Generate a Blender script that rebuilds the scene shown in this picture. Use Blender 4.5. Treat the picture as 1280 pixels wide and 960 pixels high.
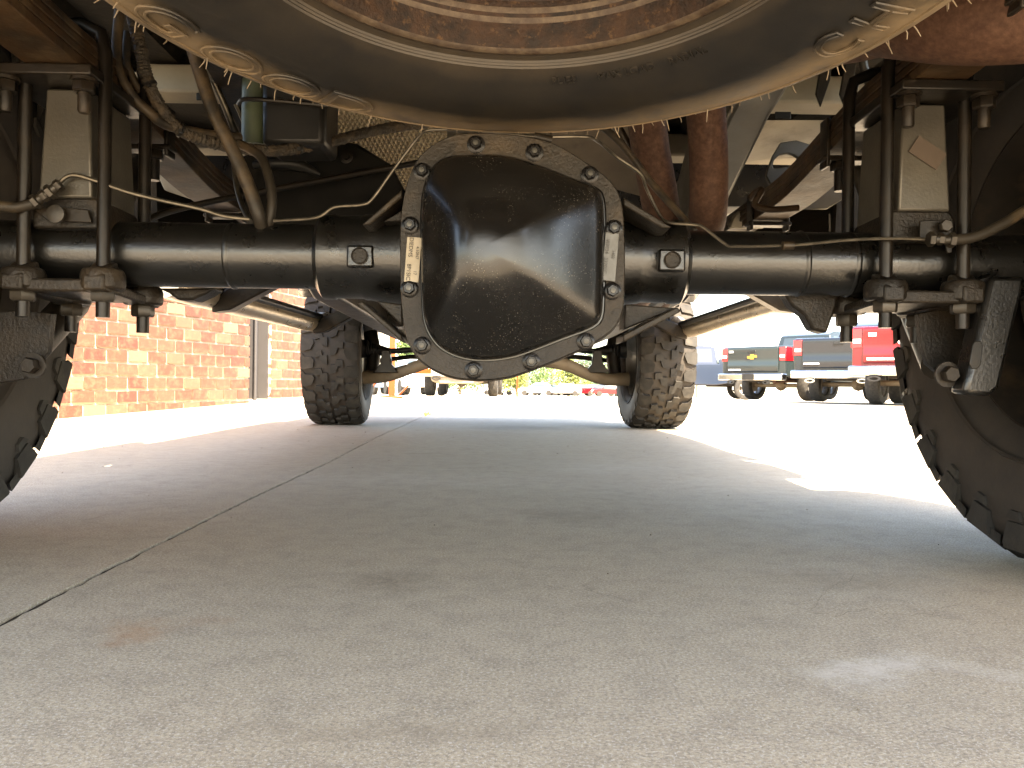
import bpy, bmesh, math, random
from mathutils import Vector, Matrix
R = math.radians
random.seed(7)
for o in list(bpy.data.objects): bpy.data.objects.remove(o)
scene = bpy.context.scene
COL = scene.collection

# ------------------------------------------------------------------ camera
CAM = Vector((0, 0, 0.238)); FPX = 1040.0; ROLL = R(0.7)
cd = bpy.data.cameras.new('camera'); cam = bpy.data.objects.new('camera', cd); COL.objects.link(cam)
cd.sensor_width = 36; cd.lens = 36 * FPX / 1280; cd.clip_start = 0.01; cd.clip_end = 2000
cam.location = CAM; cam.rotation_euler = (Matrix.Rotation(-ROLL, 3, 'Y') @ Matrix.Rotation(R(90), 3, 'X')).to_euler()
scene.camera = cam
RIGHT = Vector((math.cos(ROLL), 0, math.sin(ROLL))); UP = Vector((-math.sin(ROLL), 0, math.cos(ROLL))); FWD = Vector((0, 1, 0))
def P(x, y, d): return CAM + d * (RIGHT * ((x - 640) / FPX) + UP * ((480 - y) / FPX) + FWD)

# ------------------------------------------------------------------ world, sun, exposure
TO_SUN = Vector((0.28, -0.78, 1.0)).normalized()
elev = math.asin(TO_SUN.z)
w = bpy.data.worlds.new('World'); scene.world = w; w.use_nodes = True
nt = w.node_tree; bg = nt.nodes['Background']
sky = nt.nodes.new('ShaderNodeTexSky'); sky.sky_type = 'NISHITA'; sky.sun_disc = False
sky.sun_elevation = elev; sky.sun_rotation = math.atan2(TO_SUN.x, TO_SUN.y)
sky.dust_density = 1.6; sky.air_density = 1.0
nt.links.new(sky.outputs[0], bg.inputs[0]); bg.inputs[1].default_value = 0.15
sl = bpy.data.lights.new('sun', 'SUN'); sl.energy = 4.6; sl.angle = R(0.5); sl.color = (1.0, 0.93, 0.81)
sun = bpy.data.objects.new('sun', sl); COL.objects.link(sun)
sun.rotation_euler = TO_SUN.to_track_quat('Z', 'Y').to_euler(); sun.location = (3, -6, 9)
vs = scene.view_settings; vs.view_transform = 'Standard'; vs.look = 'None'; vs.exposure = 3.35; vs.use_white_balance = True; vs.white_balance_temperature = 7800; vs.white_balance_tint = 12; vs.gamma = 1.0; vs.use_curve_mapping = False
scene.render.engine = 'CYCLES'
cy = scene.cycles; cy.use_denoising = True; cy.max_bounces = 8; cy.diffuse_bounces = 6; cy.glossy_bounces = 4; cy.sample_clamp_indirect = 6.0
cy.caustics_reflective = False; cy.caustics_refractive = False

# ------------------------------------------------------------------ materials
def nodes(name):
    m = bpy.data.materials.new(name); m.use_nodes = True
    n = m.node_tree; return m, n, n.nodes['Principled BSDF']
def mixc(n, fac, a, b, blend='MIX'):
    x = n.nodes.new('ShaderNodeMix'); x.data_type = 'RGBA'; x.blend_type = blend
    for s, v in ((x.inputs[0], fac), (x.inputs[6], a), (x.inputs[7], b)):
        if isinstance(v, (int, float)): s.default_value = v
        elif isinstance(v, tuple): s.default_value = (*v, 1)
        else: n.links.new(v, s)
    return x.outputs[2]
def noise(n, vec, scale, detail=4, rough=0.6):
    t = n.nodes.new('ShaderNodeTexNoise'); t.inputs['Scale'].default_value = scale; t.inputs['Detail'].default_value = detail; t.inputs['Roughness'].default_value = rough
    n.links.new(vec, t.inputs['Vector']); return t.outputs['Fac']
def ramp(n, fac, lo, hi):
    r = n.nodes.new('ShaderNodeMapRange'); r.inputs['From Min'].default_value = lo; r.inputs['From Max'].default_value = hi; r.clamp = True
    n.links.new(fac, r.inputs['Value']); return r.outputs[0]
def math_(n, op, a, b=None, c=None):
    x = n.nodes.new('ShaderNodeMath'); x.operation = op
    for i, v in enumerate((a, b, c)):
        if v is None: continue
        if isinstance(v, (int, float)): x.inputs[i].default_value = v
        else: n.links.new(v, x.inputs[i])
    return x.outputs[0]
def bump(n, b, h, strength, dist):
    x = n.nodes.new('ShaderNodeBump'); x.inputs['Strength'].default_value = strength; x.inputs['Distance'].default_value = dist
    n.links.new(h, x.inputs['Height'])
    if b.inputs['Normal'].is_linked: n.links.new(b.inputs['Normal'].links[0].from_socket, x.inputs['Normal'])
    n.links.new(x.outputs[0], b.inputs['Normal'])
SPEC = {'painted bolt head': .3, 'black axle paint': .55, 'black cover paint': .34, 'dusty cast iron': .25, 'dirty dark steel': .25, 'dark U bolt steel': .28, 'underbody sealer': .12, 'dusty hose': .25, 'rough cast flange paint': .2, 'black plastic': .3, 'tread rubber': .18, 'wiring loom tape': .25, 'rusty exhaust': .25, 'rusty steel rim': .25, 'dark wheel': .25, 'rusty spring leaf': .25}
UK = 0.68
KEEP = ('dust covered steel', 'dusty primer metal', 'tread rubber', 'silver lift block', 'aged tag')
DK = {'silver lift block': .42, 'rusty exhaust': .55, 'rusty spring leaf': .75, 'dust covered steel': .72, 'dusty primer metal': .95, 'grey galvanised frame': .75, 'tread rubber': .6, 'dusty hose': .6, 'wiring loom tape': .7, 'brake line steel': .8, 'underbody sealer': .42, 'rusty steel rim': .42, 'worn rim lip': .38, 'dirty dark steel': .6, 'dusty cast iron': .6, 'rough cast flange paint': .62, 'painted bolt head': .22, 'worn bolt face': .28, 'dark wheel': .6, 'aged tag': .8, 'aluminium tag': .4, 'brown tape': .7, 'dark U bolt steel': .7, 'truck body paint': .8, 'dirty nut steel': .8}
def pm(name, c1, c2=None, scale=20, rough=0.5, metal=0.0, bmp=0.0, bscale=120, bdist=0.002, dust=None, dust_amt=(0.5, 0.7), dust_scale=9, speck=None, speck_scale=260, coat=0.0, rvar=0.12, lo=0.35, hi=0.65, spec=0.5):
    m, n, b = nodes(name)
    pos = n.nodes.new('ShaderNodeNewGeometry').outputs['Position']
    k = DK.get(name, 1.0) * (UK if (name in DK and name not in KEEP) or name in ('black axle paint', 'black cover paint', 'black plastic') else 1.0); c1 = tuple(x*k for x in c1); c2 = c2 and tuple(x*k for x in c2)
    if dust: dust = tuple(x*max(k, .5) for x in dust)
    col = c1
    if c2: col = mixc(n, ramp(n, noise(n, pos, scale, 6), lo, hi), c1, c2)
    rg = math_(n, 'MULTIPLY_ADD', noise(n, pos, scale * 2.3, 3), rvar * 2, rough - rvar)
    if dust:
        f = ramp(n, noise(n, pos, dust_scale, 8, 0.65), *dust_amt)
        col = mixc(n, f, col, dust); rg = math_(n, 'MAXIMUM', rg, math_(n, 'MULTIPLY', f, 0.85))
    if speck:
        v = n.nodes.new('ShaderNodeTexVoronoi'); v.inputs['Scale'].default_value = speck_scale; n.links.new(pos, v.inputs['Vector'])
        keep = math_(n, 'MULTIPLY', ramp(n, noise(n, pos, speck_scale * 0.05, 3), 0.44, 0.70), ramp(n, noise(n, pos, speck_scale * 1.3, 1), 0.48, 0.56))
        f = math_(n, 'MULTIPLY', ramp(n, v.outputs['Distance'], 0.26, 0.14), keep)
        col = mixc(n, f, col, speck)
    if isinstance(col, tuple): b.inputs['Base Color'].default_value = (*col, 1)
    else: n.links.new(col, b.inputs['Base Color'])
    n.links.new(rg, b.inputs['Roughness']); b.inputs['Metallic'].default_value = metal
    b.inputs['Coat Weight'].default_value = coat; b.inputs['Coat Roughness'].default_value = 0.15
    b.inputs['Specular IOR Level'].default_value = SPEC.get(name, spec)
    if bmp: bump(n, b, noise(n, pos, bscale, 3), bmp, bdist)
    return m
M = {}
DUST = (0.20, 0.135, 0.075)
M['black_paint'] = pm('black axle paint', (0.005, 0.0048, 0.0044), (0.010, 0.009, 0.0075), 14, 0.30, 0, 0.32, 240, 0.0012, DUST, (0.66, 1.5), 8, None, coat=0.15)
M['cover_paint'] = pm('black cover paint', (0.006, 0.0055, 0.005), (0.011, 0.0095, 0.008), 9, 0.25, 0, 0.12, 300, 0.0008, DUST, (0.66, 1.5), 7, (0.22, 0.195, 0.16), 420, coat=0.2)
M['flange_paint'] = pm('rough cast flange paint', (0.034, 0.028, 0.022), (0.058, 0.046, 0.034), 25, 0.40, 0, 0.45, 260, 0.0025, DUST, (0.52, 1.0), 12, (0.006, 0.006, 0.006), 330)
M['cast_dark'] = pm('dusty cast iron', (0.018, 0.015, 0.012), (0.05, 0.038, 0.027), 16, 0.42, 0, 0.5, 260, 0.0025, DUST, (0.56, 1.0), 10)
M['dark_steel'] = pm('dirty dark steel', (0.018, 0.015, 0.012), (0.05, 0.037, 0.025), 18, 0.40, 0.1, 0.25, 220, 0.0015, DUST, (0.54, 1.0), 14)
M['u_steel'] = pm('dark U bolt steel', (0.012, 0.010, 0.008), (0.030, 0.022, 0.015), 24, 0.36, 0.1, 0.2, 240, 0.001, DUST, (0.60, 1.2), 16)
M['nut_steel'] = pm('dirty nut steel', (0.035, 0.029, 0.022), (0.07, 0.056, 0.04), 60, 0.40, 0.3, 0.2, 300, 0.001)
M['bolt_steel'] = pm('painted bolt head', (0.02, 0.018, 0.016), (0.06, 0.05, 0.045), 90, 0.28, 0.2)
M['bolt_tip'] = pm('worn bolt face', (0.36, 0.34, 0.30), (0.2, 0.18, 0.15), 120, 0.35, 0.7)
M['block_silver'] = pm('silver lift block', (0.15, 0.135, 0.11), (0.21, 0.19, 0.155), 12, 0.36, 0.35, 0.2, 260, 0.0015, (0.2, 0.16, 0.11), (0.56, 0.9), 7)
M['rust'] = pm('rusty exhaust', (0.13, 0.060, 0.038), (0.24, 0.125, 0.078), 130, 0.72, 0.1, 0.4, 500, 0.0008, (0.075, 0.036, 0.022), (0.45, 0.95), 60)
M['leaf_rust'] = pm('rusty spring leaf', (0.10, 0.052, 0.022), (0.035, 0.024, 0.015), 14, 0.55, 0.1, 0.3, 150, 0.002, DUST, (0.5, 0.8), 16)
M['tan_dust'] = pm('dust covered steel', (0.30, 0.235, 0.16), (0.22, 0.165, 0.11), 9, 0.62, 0.0, 0.3, 160, 0.001, (0.10, 0.08, 0.06), (0.58, 0.8), 8)
M['beige_metal'] = pm('dusty primer metal', (0.34, 0.30, 0.23), (0.25, 0.21, 0.155), 7, 0.55, 0.0, 0.2, 140, 0.001, (0.12, 0.095, 0.07), (0.58, 0.78), 6)
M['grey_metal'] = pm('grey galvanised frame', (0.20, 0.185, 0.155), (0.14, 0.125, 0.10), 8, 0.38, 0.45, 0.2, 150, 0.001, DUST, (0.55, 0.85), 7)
M['step_metal'] = pm('dull step bar', (0.58, 0.49, 0.37), (0.45, 0.37, 0.27), 6, 0.30, 0.6, 0.15, 150, 0.001, DUST, (0.55, 0.8), 8)
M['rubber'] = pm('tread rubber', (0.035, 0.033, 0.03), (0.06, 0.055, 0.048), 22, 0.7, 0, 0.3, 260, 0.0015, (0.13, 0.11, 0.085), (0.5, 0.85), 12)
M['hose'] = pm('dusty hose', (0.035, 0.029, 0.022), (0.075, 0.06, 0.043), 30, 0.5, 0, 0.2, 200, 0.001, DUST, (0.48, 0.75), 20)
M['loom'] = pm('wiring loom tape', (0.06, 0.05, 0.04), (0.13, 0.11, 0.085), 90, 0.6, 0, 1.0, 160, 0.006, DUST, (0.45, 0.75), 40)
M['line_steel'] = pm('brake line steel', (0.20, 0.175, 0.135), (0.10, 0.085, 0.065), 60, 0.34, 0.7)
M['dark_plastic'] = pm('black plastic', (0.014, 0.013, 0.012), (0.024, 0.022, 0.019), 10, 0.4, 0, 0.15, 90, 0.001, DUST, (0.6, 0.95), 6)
M['green_plastic'] = pm('green grey plastic', (0.07, 0.09, 0.05), (0.05, 0.06, 0.04), 20, 0.5, 0, 0, 90, 0.001, DUST, (0.55, 0.85), 10)
M['body_paint'] = pm('truck body paint', (0.05, 0.05, 0.052), None, 10, 0.3, 0.3, coat=0.5)
M['under_floor'] = pm('underbody sealer', (0.085, 0.07, 0.052), (0.05, 0.042, 0.033), 5, 0.7, 0, 0.4, 80, 0.003, DUST, (0.55, 0.9), 6)
M['tag_white'] = pm('aged tag', (0.46, 0.39, 0.29), (0.36, 0.30, 0.21), 60, 0.6)
M['tag_metal'] = pm('aluminium tag', (0.34, 0.33, 0.31), (0.24, 0.23, 0.21), 60, 0.4, 0.5)
M['tag_ink'] = pm('tag ink', (0.03, 0.028, 0.025), None, 20, 0.7)
M['brown_tape'] = pm('brown tape', (0.15, 0.105, 0.075), (0.12, 0.085, 0.06), 30, 0.7)
M['alloy'] = pm('alloy wheel', (0.35, 0.34, 0.32), (0.25, 0.24, 0.22), 20, 0.35, 0.8)
M['rim_dark'] = pm('dark wheel', (0.035, 0.03, 0.026), (0.07, 0.055, 0.042), 12, 0.5, 0.3, 0.2, 120, 0.001, DUST, (0.5, 0.85), 9)
M['rim_rust'] = pm('rusty steel rim', (0.022, 0.012, 0.008), (0.10, 0.045, 0.020), 45, 0.55, 0.15, 0.6, 260, 0.002, (0.16, 0.085, 0.038), (0.56, 0.72), 120)
M['rim_lip'] = pm('worn rim lip', (0.30, 0.21, 0.13), (0.11, 0.06, 0.03), 70, 0.5, 0.3, 0.3, 200, 0.002, (0.05, 0.03, 0.02), (0.55, 0.75), 30)
M['chrome'] = pm('chrome bumper', (0.42, 0.41, 0.39), None, 10, 0.14, 1.0, rvar=0.04)
M['glass'] = pm('tinted glass', (0.03, 0.04, 0.045), None, 10, 0.08, 0, rvar=0.03, coat=0.3)
M['tail_red'] = pm('tail light lens', (0.30, 0.005, 0.008), None, 10, 0.15, 0, rvar=0.03, coat=0.5)
M['white_trim'] = pm('white lettering', (0.8, 0.79, 0.77), None, 10, 0.4)
M['gold'] = pm('gold emblem', (0.40, 0.20, 0.03), None, 10, 0.35, 0.3)
def paint(name, c): M[name] = pm(name, c, None, 10, 0.14, 0.1, coat=0.25, rvar=0.04, spec=0.35)
paint('paint_teal', (0.017, 0.023, 0.024)); paint('paint_slate', (0.02, 0.028, 0.045)); paint('paint_black', (0.010, 0.012, 0.016)); paint('paint_red', (0.15, 0.005, 0.008))
paint('paint_white', (0.75, 0.75, 0.74)); paint('paint_silver', (0.4, 0.4, 0.4)); paint('paint_blue', (0.10, 0.19, 0.33)); paint('paint_orange', (0.16, 0.030, 0.003)); paint('paint_tan', (0.43, 0.365, 0.27))
M['tree_bark'] = pm('bark', (0.08, 0.06, 0.04), (0.13, 0.1, 0.07), 6, 0.9)

def concrete():
    m, n, b = nodes('weathered concrete')
    pos = n.nodes.new('ShaderNodeNewGeometry').outputs['Position']
    col = mixc(n, ramp(n, noise(n, pos, 2.1, 8, 0.7), 0.32, 0.68), (0.41, 0.345, 0.245), (0.47, 0.40, 0.295))
    col = mixc(n, ramp(n, noise(n, pos, 0.75, 4), 0.35, 0.7), col, (0.43, 0.365, 0.27))
    f = math_(n, 'MULTIPLY', ramp(n, noise(n, pos, 22, 9, 0.8), 0.46, 0.66), 0.6)
    col = mixc(n, f, col, (0.235, 0.20, 0.155))
    col = mixc(n, math_(n, 'MULTIPLY', ramp(n, noise(n, pos, 300, 5, 0.85), 0.46, 0.58), 0.75), col, (0.19, 0.16, 0.125))
    col = mixc(n, math_(n, 'MULTIPLY', ramp(n, noise(n, pos, 380, 4, 0.8), 0.54, 0.60), 0.8), col, (0.55, 0.51, 0.45))
    # pale worn patches, dark and rust coloured stains
    st = n.nodes.new('ShaderNodeTexVoronoi'); st.inputs['Scale'].default_value = 1.9; st.inputs['Randomness'].default_value = 1.0
    wv = n.nodes.new('ShaderNodeVectorMath'); wv.operation = 'ADD'; n.links.new(pos, wv.inputs[0])
    nz = n.nodes.new('ShaderNodeTexNoise'); nz.inputs['Scale'].default_value = 5; nz.inputs['Detail'].default_value = 5; n.links.new(pos, nz.inputs['Vector'])
    sc = n.nodes.new('ShaderNodeVectorMath'); sc.operation = 'SCALE'; sc.inputs['Scale'].default_value = 0.28; n.links.new(nz.outputs['Color'], sc.inputs[0]); n.links.new(sc.outputs[0], wv.inputs[1])
    n.links.new(wv.outputs[0], st.inputs['Vector'])
    col = mixc(n, math_(n, 'MULTIPLY', ramp(n, st.outputs['Distance'], 0.13, 0.04), 0.22), col, (0.20, 0.155, 0.11))
    st2 = n.nodes.new('ShaderNodeTexVoronoi'); st2.inputs['Scale'].default_value = 0.9; n.links.new(wv.outputs[0], st2.inputs['Vector'])
    col = mixc(n, math_(n, 'MULTIPLY', ramp(n, st2.outputs['Distance'], 0.24, 0.06), 0.22), col, (0.50, 0.46, 0.41))
    # hairline cracks in a few places
    ck = n.nodes.new('ShaderNodeTexVoronoi'); ck.feature = 'DISTANCE_TO_EDGE'; ck.inputs['Scale'].default_value = 2.6; n.links.new(wv.outputs[0], ck.inputs['Vector'])
    cf = math_(n, 'MULTIPLY', ramp(n, ck.outputs['Distance'], 0.008, 0.002), ramp(n, noise(n, pos, 1.6, 2), 0.54, 0.62))
    col = mixc(n, math_(n, 'MULTIPLY', cf, 0.25), col, (0.10, 0.08, 0.06))
    for cx, cy, rx, ry, c_, k_ in ((-.14, .98, .04, .05, (.17, .14, .105), .6), (-.075, .60, .09, .03, (.22, .18, .13), .4), (.325, .72, .055, .03, (.58, .54, .48), .7), (-.335, .815, .04, .035, (.34, .19, .10), .6), (.05, 4.6, .22, .22, (.13, .115, .10), .7), (.42, 1.05, .09, .05, (.20, .165, .12), .45), (.12, 1.5, .07, .10, (.2, .17, .13), .45)):
        sb = n.nodes.new('ShaderNodeVectorMath'); sb.operation = 'SUBTRACT'; n.links.new(wv.outputs[0], sb.inputs[0]); sb.inputs[1].default_value = (cx + .14, cy + .14, .14)
        dv = n.nodes.new('ShaderNodeVectorMath'); dv.operation = 'MULTIPLY'; n.links.new(sb.outputs[0], dv.inputs[0]); dv.inputs[1].default_value = (1/rx, 1/ry, 0)
        ln = n.nodes.new('ShaderNodeVectorMath'); ln.operation = 'LENGTH'; n.links.new(dv.outputs[0], ln.inputs[0])
        col = mixc(n, math_(n, 'MULTIPLY', math_(n, 'MULTIPLY', ramp(n, ln.outputs['Value'], 1.5, .45), ramp(n, noise(n, pos, 60, 5, .7), .25, .6)), k_), col, c_)
    n.links.new(col, b.inputs['Base Color']); b.inputs['Specular IOR Level'].default_value = 0.2
    n.links.new(math_(n, 'MULTIPLY_ADD', noise(n, pos, 9, 5), 0.4, 0.55), b.inputs['Roughness'])
    bump(n, b, noise(n, pos, 70, 6, 0.7), 0.35, 0.004); bump(n, b, noise(n, pos, 420, 2), 0.3, 0.0012)
    return m
M['concrete'] = concrete()
M['joint_dirt'] = pm('joint dirt', (0.025, 0.020, 0.015), (0.07, 0.055, 0.04), 60, 0.95, 0, 0.8, 200, 0.004)
M['crack'] = pm('crack', (0.15, 0.12, 0.085), (0.22, 0.18, 0.13), 90, 0.95)
M['weed'] = pm('weed', (0.16, 0.20, 0.03), (0.22, 0.22, 0.05), 60, 0.8)
def brickmat():
    m, n, b = nodes('fired brick')
    g = n.nodes.new('ShaderNodeNewGeometry'); oi = n.nodes.new('ShaderNodeObjectInfo')
    t = math_(n, 'FRACT', math_(n, 'ADD', g.outputs['Random Per Island'], oi.outputs['Random']))
    cr = n.nodes.new('ShaderNodeValToRGB'); n.links.new(t, cr.inputs[0]); cr.color_ramp.interpolation = 'CONSTANT'
    cols = [(0, (0.109, 0.034, 0.020)), (.2, (0.125, 0.042, 0.024)), (.4, (0.089, 0.028, 0.018)), (.55, (0.139, 0.051, 0.030)), (.7, (0.112, 0.037, 0.023)), (.86, (0.158, 0.073, 0.043)), (.95, (0.198, 0.119, 0.073))]
    el = cr.color_ramp.elements
    el[0].position, el[0].color = 0, (*cols[0][1], 1); el[1].position, el[1].color = cols[1][0], (*cols[1][1], 1)
    for p_, c_ in cols[2:]: e = el.new(p_); e.color = (*c_, 1)
    pos = g.outputs['Position']
    col = mixc(n, math_(n, 'MULTIPLY', ramp(n, noise(n, pos, 22, 6, 0.75), 0.48, 0.66), 0.6), cr.outputs[0], (0.25, 0.125, 0.07))
    col = mixc(n, math_(n, 'MULTIPLY', ramp(n, noise(n, pos, 60, 4), 0.5, 0.7), 0.35), col, (0.14, 0.05, 0.03))
    n.links.new(col, b.inputs['Base Color']); b.inputs['Roughness'].default_value = 0.85
    bump(n, b, noise(n, pos, 80, 4), 0.5, 0.004)
    return m
M['brick'] = brickmat()
M['mortar'] = pm('mortar', (0.60, 0.50, 0.37), (0.48, 0.38, 0.27), 30, 0.95, 0, 0.5, 200, 0.003)
M['frame_shade_dark'] = pm('dark frame and jamb shade', (0.035, 0.032, 0.032), None, 10, 0.6)  # dark colour of door frame and pull, also painted shade on the jamb
M['rim_inner'] = pm('black rim inside', (0.008, 0.006, 0.005), (0.03, 0.014, 0.008), 60, 0.6, 0, 0.4, 200, 0.002)
M['door_grey'] = pm('grey metal frame', (0.11, 0.115, 0.12), None, 10, 0.4, 0.2)
def foil():
    m, n, b = nodes('embossed heat shield foil')
    pos = n.nodes.new('ShaderNodeNewGeometry').outputs['Position']
    b.inputs['Metallic'].default_value = 0.55; b.inputs['Roughness'].default_value = 0.42
    n.links.new(mixc(n, ramp(n, noise(n, pos, 9, 5), 0.35, 0.65), (0.60, 0.47, 0.30), (0.50, 0.38, 0.24)), b.inputs['Base Color'])
    v = n.nodes.new('ShaderNodeTexVoronoi'); v.inputs['Scale'].default_value = 150; v.inputs['Randomness'].default_value = 0.0
    mp = n.nodes.new('ShaderNodeMapping'); mp.inputs['Rotation'].default_value = (0.2, R(45), 0); n.links.new(pos, mp.inputs['Vector']); n.links.new(mp.outputs[0], v.inputs['Vector'])
    bump(n, b, v.outputs['Distance'], 1.0, 0.012)
    return m
M['foil'] = foil()
def spare_rubber():
    m, n, b = nodes('dusty spare sidewall')
    tc = n.nodes.new('ShaderNodeTexCoord').outputs['Object']
    sx = n.nodes.new('ShaderNodeSeparateXYZ'); n.links.new(tc, sx.inputs[0])
    rad = math_(n, 'SQRT', math_(n, 'ADD', math_(n, 'POWER', sx.outputs[0], 2.0), math_(n, 'POWER', sx.outputs[1], 2.0)))
    wob = math_(n, 'MULTIPLY_ADD', noise(n, tc, 9, 6), 0.05, -0.025)
    d = ramp(n, math_(n, 'ADD', rad, wob), 0.296, 0.330)
    d2 = ramp(n, math_(n, 'ADD', rad, wob), 0.245, 0.228)
    d = math_(n, 'MAXIMUM', d, math_(n, 'MULTIPLY', d2, 0.18))
    d = math_(n, 'MULTIPLY', d, ramp(n, noise(n, tc, 30, 8, 0.7), 0.2, 0.55))
    base = mixc(n, ramp(n, noise(n, tc, 12, 8, 0.7), 0.42, 0.7), (0.007, 0.006, 0.005), (0.017, 0.0135, 0.0095))
    col = mixc(n, d, base, (0.135, 0.094, 0.052))
    n.links.new(col, b.inputs['Base Color'])
    n.links.new(math_(n, 'MULTIPLY_ADD', d, 0.35, 0.46), b.inputs['Roughness'])
    bump(n, b, noise(n, tc, 160, 3), 0.2, 0.001)
    return m
M['spare_rubber'] = spare_rubber()
def sidewall():
    m, n, b = nodes('brown dusty sidewall')
    pos = n.nodes.new('ShaderNodeNewGeometry').outputs['Position']
    col = mixc(n, ramp(n, noise(n, pos, 10, 8, 0.7), 0.35, 0.65), (0.013, 0.010, 0.0072), (0.030, 0.022, 0.015))
    n.links.new(col, b.inputs['Base Color']); b.inputs['Roughness'].default_value = 0.75
    bump(n, b, noise(n, pos, 120, 4), 0.25, 0.002)
    return m
M['sidewall'] = sidewall()
def leaf_mat(name, c1, c2):
    m, n, b = nodes(name)
    g = n.nodes.new('ShaderNodeNewGeometry')
    n.links.new(mixc(n, g.outputs['Random Per Island'], c1, c2), b.inputs['Base Color']); b.inputs['Roughness'].default_value = 0.7
    tr = n.nodes.new('ShaderNodeBsdfTranslucent'); tr.inputs[0].default_value = (*[x * 1.1 for x in c2], 1)
    mx = n.nodes.new('ShaderNodeMixShader'); mx.inputs[0].default_value = 0.3
    n.links.new(b.outputs[0], mx.inputs[1]); n.links.new(tr.outputs[0], mx.inputs[2]); n.links.new(mx.outputs[0], n.nodes['Material Output'].inputs[0])
    return m
M['leaf_a'] = leaf_mat('leaf mid green', (0.045, 0.085, 0.02), (0.11, 0.16, 0.04))
M['leaf_b'] = leaf_mat('leaf yellow green', (0.10, 0.13, 0.025), (0.19, 0.20, 0.05))
M['leaf_c'] = leaf_mat('leaf blue green', (0.04, 0.075, 0.04), (0.08, 0.13, 0.07))

# ------------------------------------------------------------------ mesh helpers
def catmull(pts, k=6):
    p = [Vector(a) for a in pts]; p = [2 * p[0] - p[1]] + p + [2 * p[-1] - p[-2]]; out = []
    for i in range(1, len(p) - 2):
        for j in range(k):
            t = j / k; a, b, c, d = p[i-1], p[i], p[i+1], p[i+2]
            out.append(0.5 * ((2*b) + (c-a)*t + (2*a-5*b+4*c-d)*t*t + (3*b-a-3*c+d)*t**3))
    out.append(p[-2]); return out
class MB:
    def __init__(s): s.v = []; s.f = []
    def add(s, vs_, fs):
        o = len(s.v); s.v += [tuple(a) for a in vs_]; s.f += [tuple(i + o for i in f) for f in fs]; return s
    def box(s, c, size, rot=None):
        c = Vector(c); h = [a / 2 for a in size]; vv = []
        for z in (-1, 1):
            for y in (-1, 1):
                for x in (-1, 1):
                    q = Vector((x*h[0], y*h[1], z*h[2])); vv.append(c + (rot @ q if rot else q))
        return s.add(vv, [(0,2,3,1),(4,5,7,6),(0,1,5,4),(2,6,7,3),(0,4,6,2),(1,3,7,5)])
    def prism(s, loop, off):
        n = len(loop); off = Vector(off); a = [Vector(p) for p in loop]
        return s.add(a + [p + off for p in a], [tuple(range(n)), tuple(range(2*n-1, n-1, -1))] + [(i, i+n, (i+1) % n + n, (i+1) % n) for i in range(n)])
    def ring(s, outer, inner, off):
        n = len(outer); off = Vector(off); o = [Vector(p) for p in outer]; i_ = [Vector(p) for p in inner]
        fs = []
        for i in range(n):
            j = (i+1) % n
            fs += [(i, j, n+j, n+i), (2*n+i, 3*n+i, 3*n+j, 2*n+j), (i, 2*n+i, 2*n+j, j), (n+i, n+j, 3*n+j, 3*n+i)]
        return s.add(o + i_ + [p+off for p in o] + [p+off for p in i_], fs)
    def tube(s, path, r, n=12, smooth=0, squash=None):
        p = catmull(path, smooth) if smooth else [Vector(a) for a in path]
        m = len(p); rr = r if isinstance(r, (list, tuple)) else None
        vv = []; prev = None
        for i in range(m):
            t = (p[min(i+1, m-1)] - p[max(i-1, 0)]).normalized()
            if prev is None: a = t.orthogonal().normalized()
            else: a = (prev - t * prev.dot(t)).normalized()
            prev = a; b = t.cross(a)
            if rr: q = i / (m-1) * (len(rr)-1); k = min(int(q), len(rr)-2); ra = rr[k] + (rr[k+1]-rr[k]) * (q-k)
            else: ra = r
            for j in range(n):
                th = 2*math.pi*j/n; vv.append(p[i] + a*math.cos(th)*ra + b*math.sin(th)*ra)
        fs = [(i*n+j, i*n+(j+1) % n, (i+1)*n+(j+1) % n, (i+1)*n+j) for i in range(m-1) for j in range(n)]
        fs += [tuple(range(n-1, -1, -1)), tuple(range((m-1)*n, m*n))]
        return s.add(vv, fs)
    def lathe(s, prof, c, axis, n=24, caps=True):
        c = Vector(c); ax = Vector(axis).normalized(); a = ax.orthogonal().normalized(); b = ax.cross(a); m = len(prof)
        vv = [c + ax*h + (a*math.cos(2*math.pi*j/n) + b*math.sin(2*math.pi*j/n))*max(r, 1e-5) for (r, h) in prof for j in range(n)]
        fs = [(i*n+j, i*n+(j+1) % n, (i+1)*n+(j+1) % n, (i+1)*n+j) for i in range(m-1) for j in range(n)]
        if caps: fs += [tuple(range(n-1, -1, -1)), tuple(range((m-1)*n, m*n))]
        return s.add(vv, fs)
    def hexa(s, c, axis, r, h, n=6): return s.lathe([(r*0.9, 0), (r, h*0.12), (r, h*0.85), (r*0.86, h)], c, axis, n)
    def mesh(s, name, smooth=40):
        m = bpy.data.meshes.new(name); m.from_pydata(s.v, [], s.f)
        bm = bmesh.new(); bm.from_mesh(m); bmesh.ops.recalc_face_normals(bm, faces=bm.faces); bm.to_mesh(m); bm.free()
        if smooth:
            m.polygons.foreach_set('use_smooth', [True] * len(m.polygons)); m.set_sharp_from_angle(angle=R(smooth))
        return m
    def build(s, name, mat, parent=None, smooth=40, bevel=0.0, seg=2):
        return link(name, s.mesh(name, smooth), mat, parent, bevel, seg)
def link(name, me, mat, parent=None, bevel=0.0, seg=2):
    o = bpy.data.objects.new(name, me); COL.objects.link(o)
    if mat and not me.materials: me.materials.append(M[mat])
    if parent:
        o.parent = parent; o.matrix_parent_inverse = world_of(parent).inverted()
    if bevel:
        b = o.modifiers.new('bevel', 'BEVEL'); b.width = bevel; b.segments = seg; b.limit_method = 'ANGLE'; b.angle_limit = R(35); b.harden_normals = False
    return o
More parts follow.
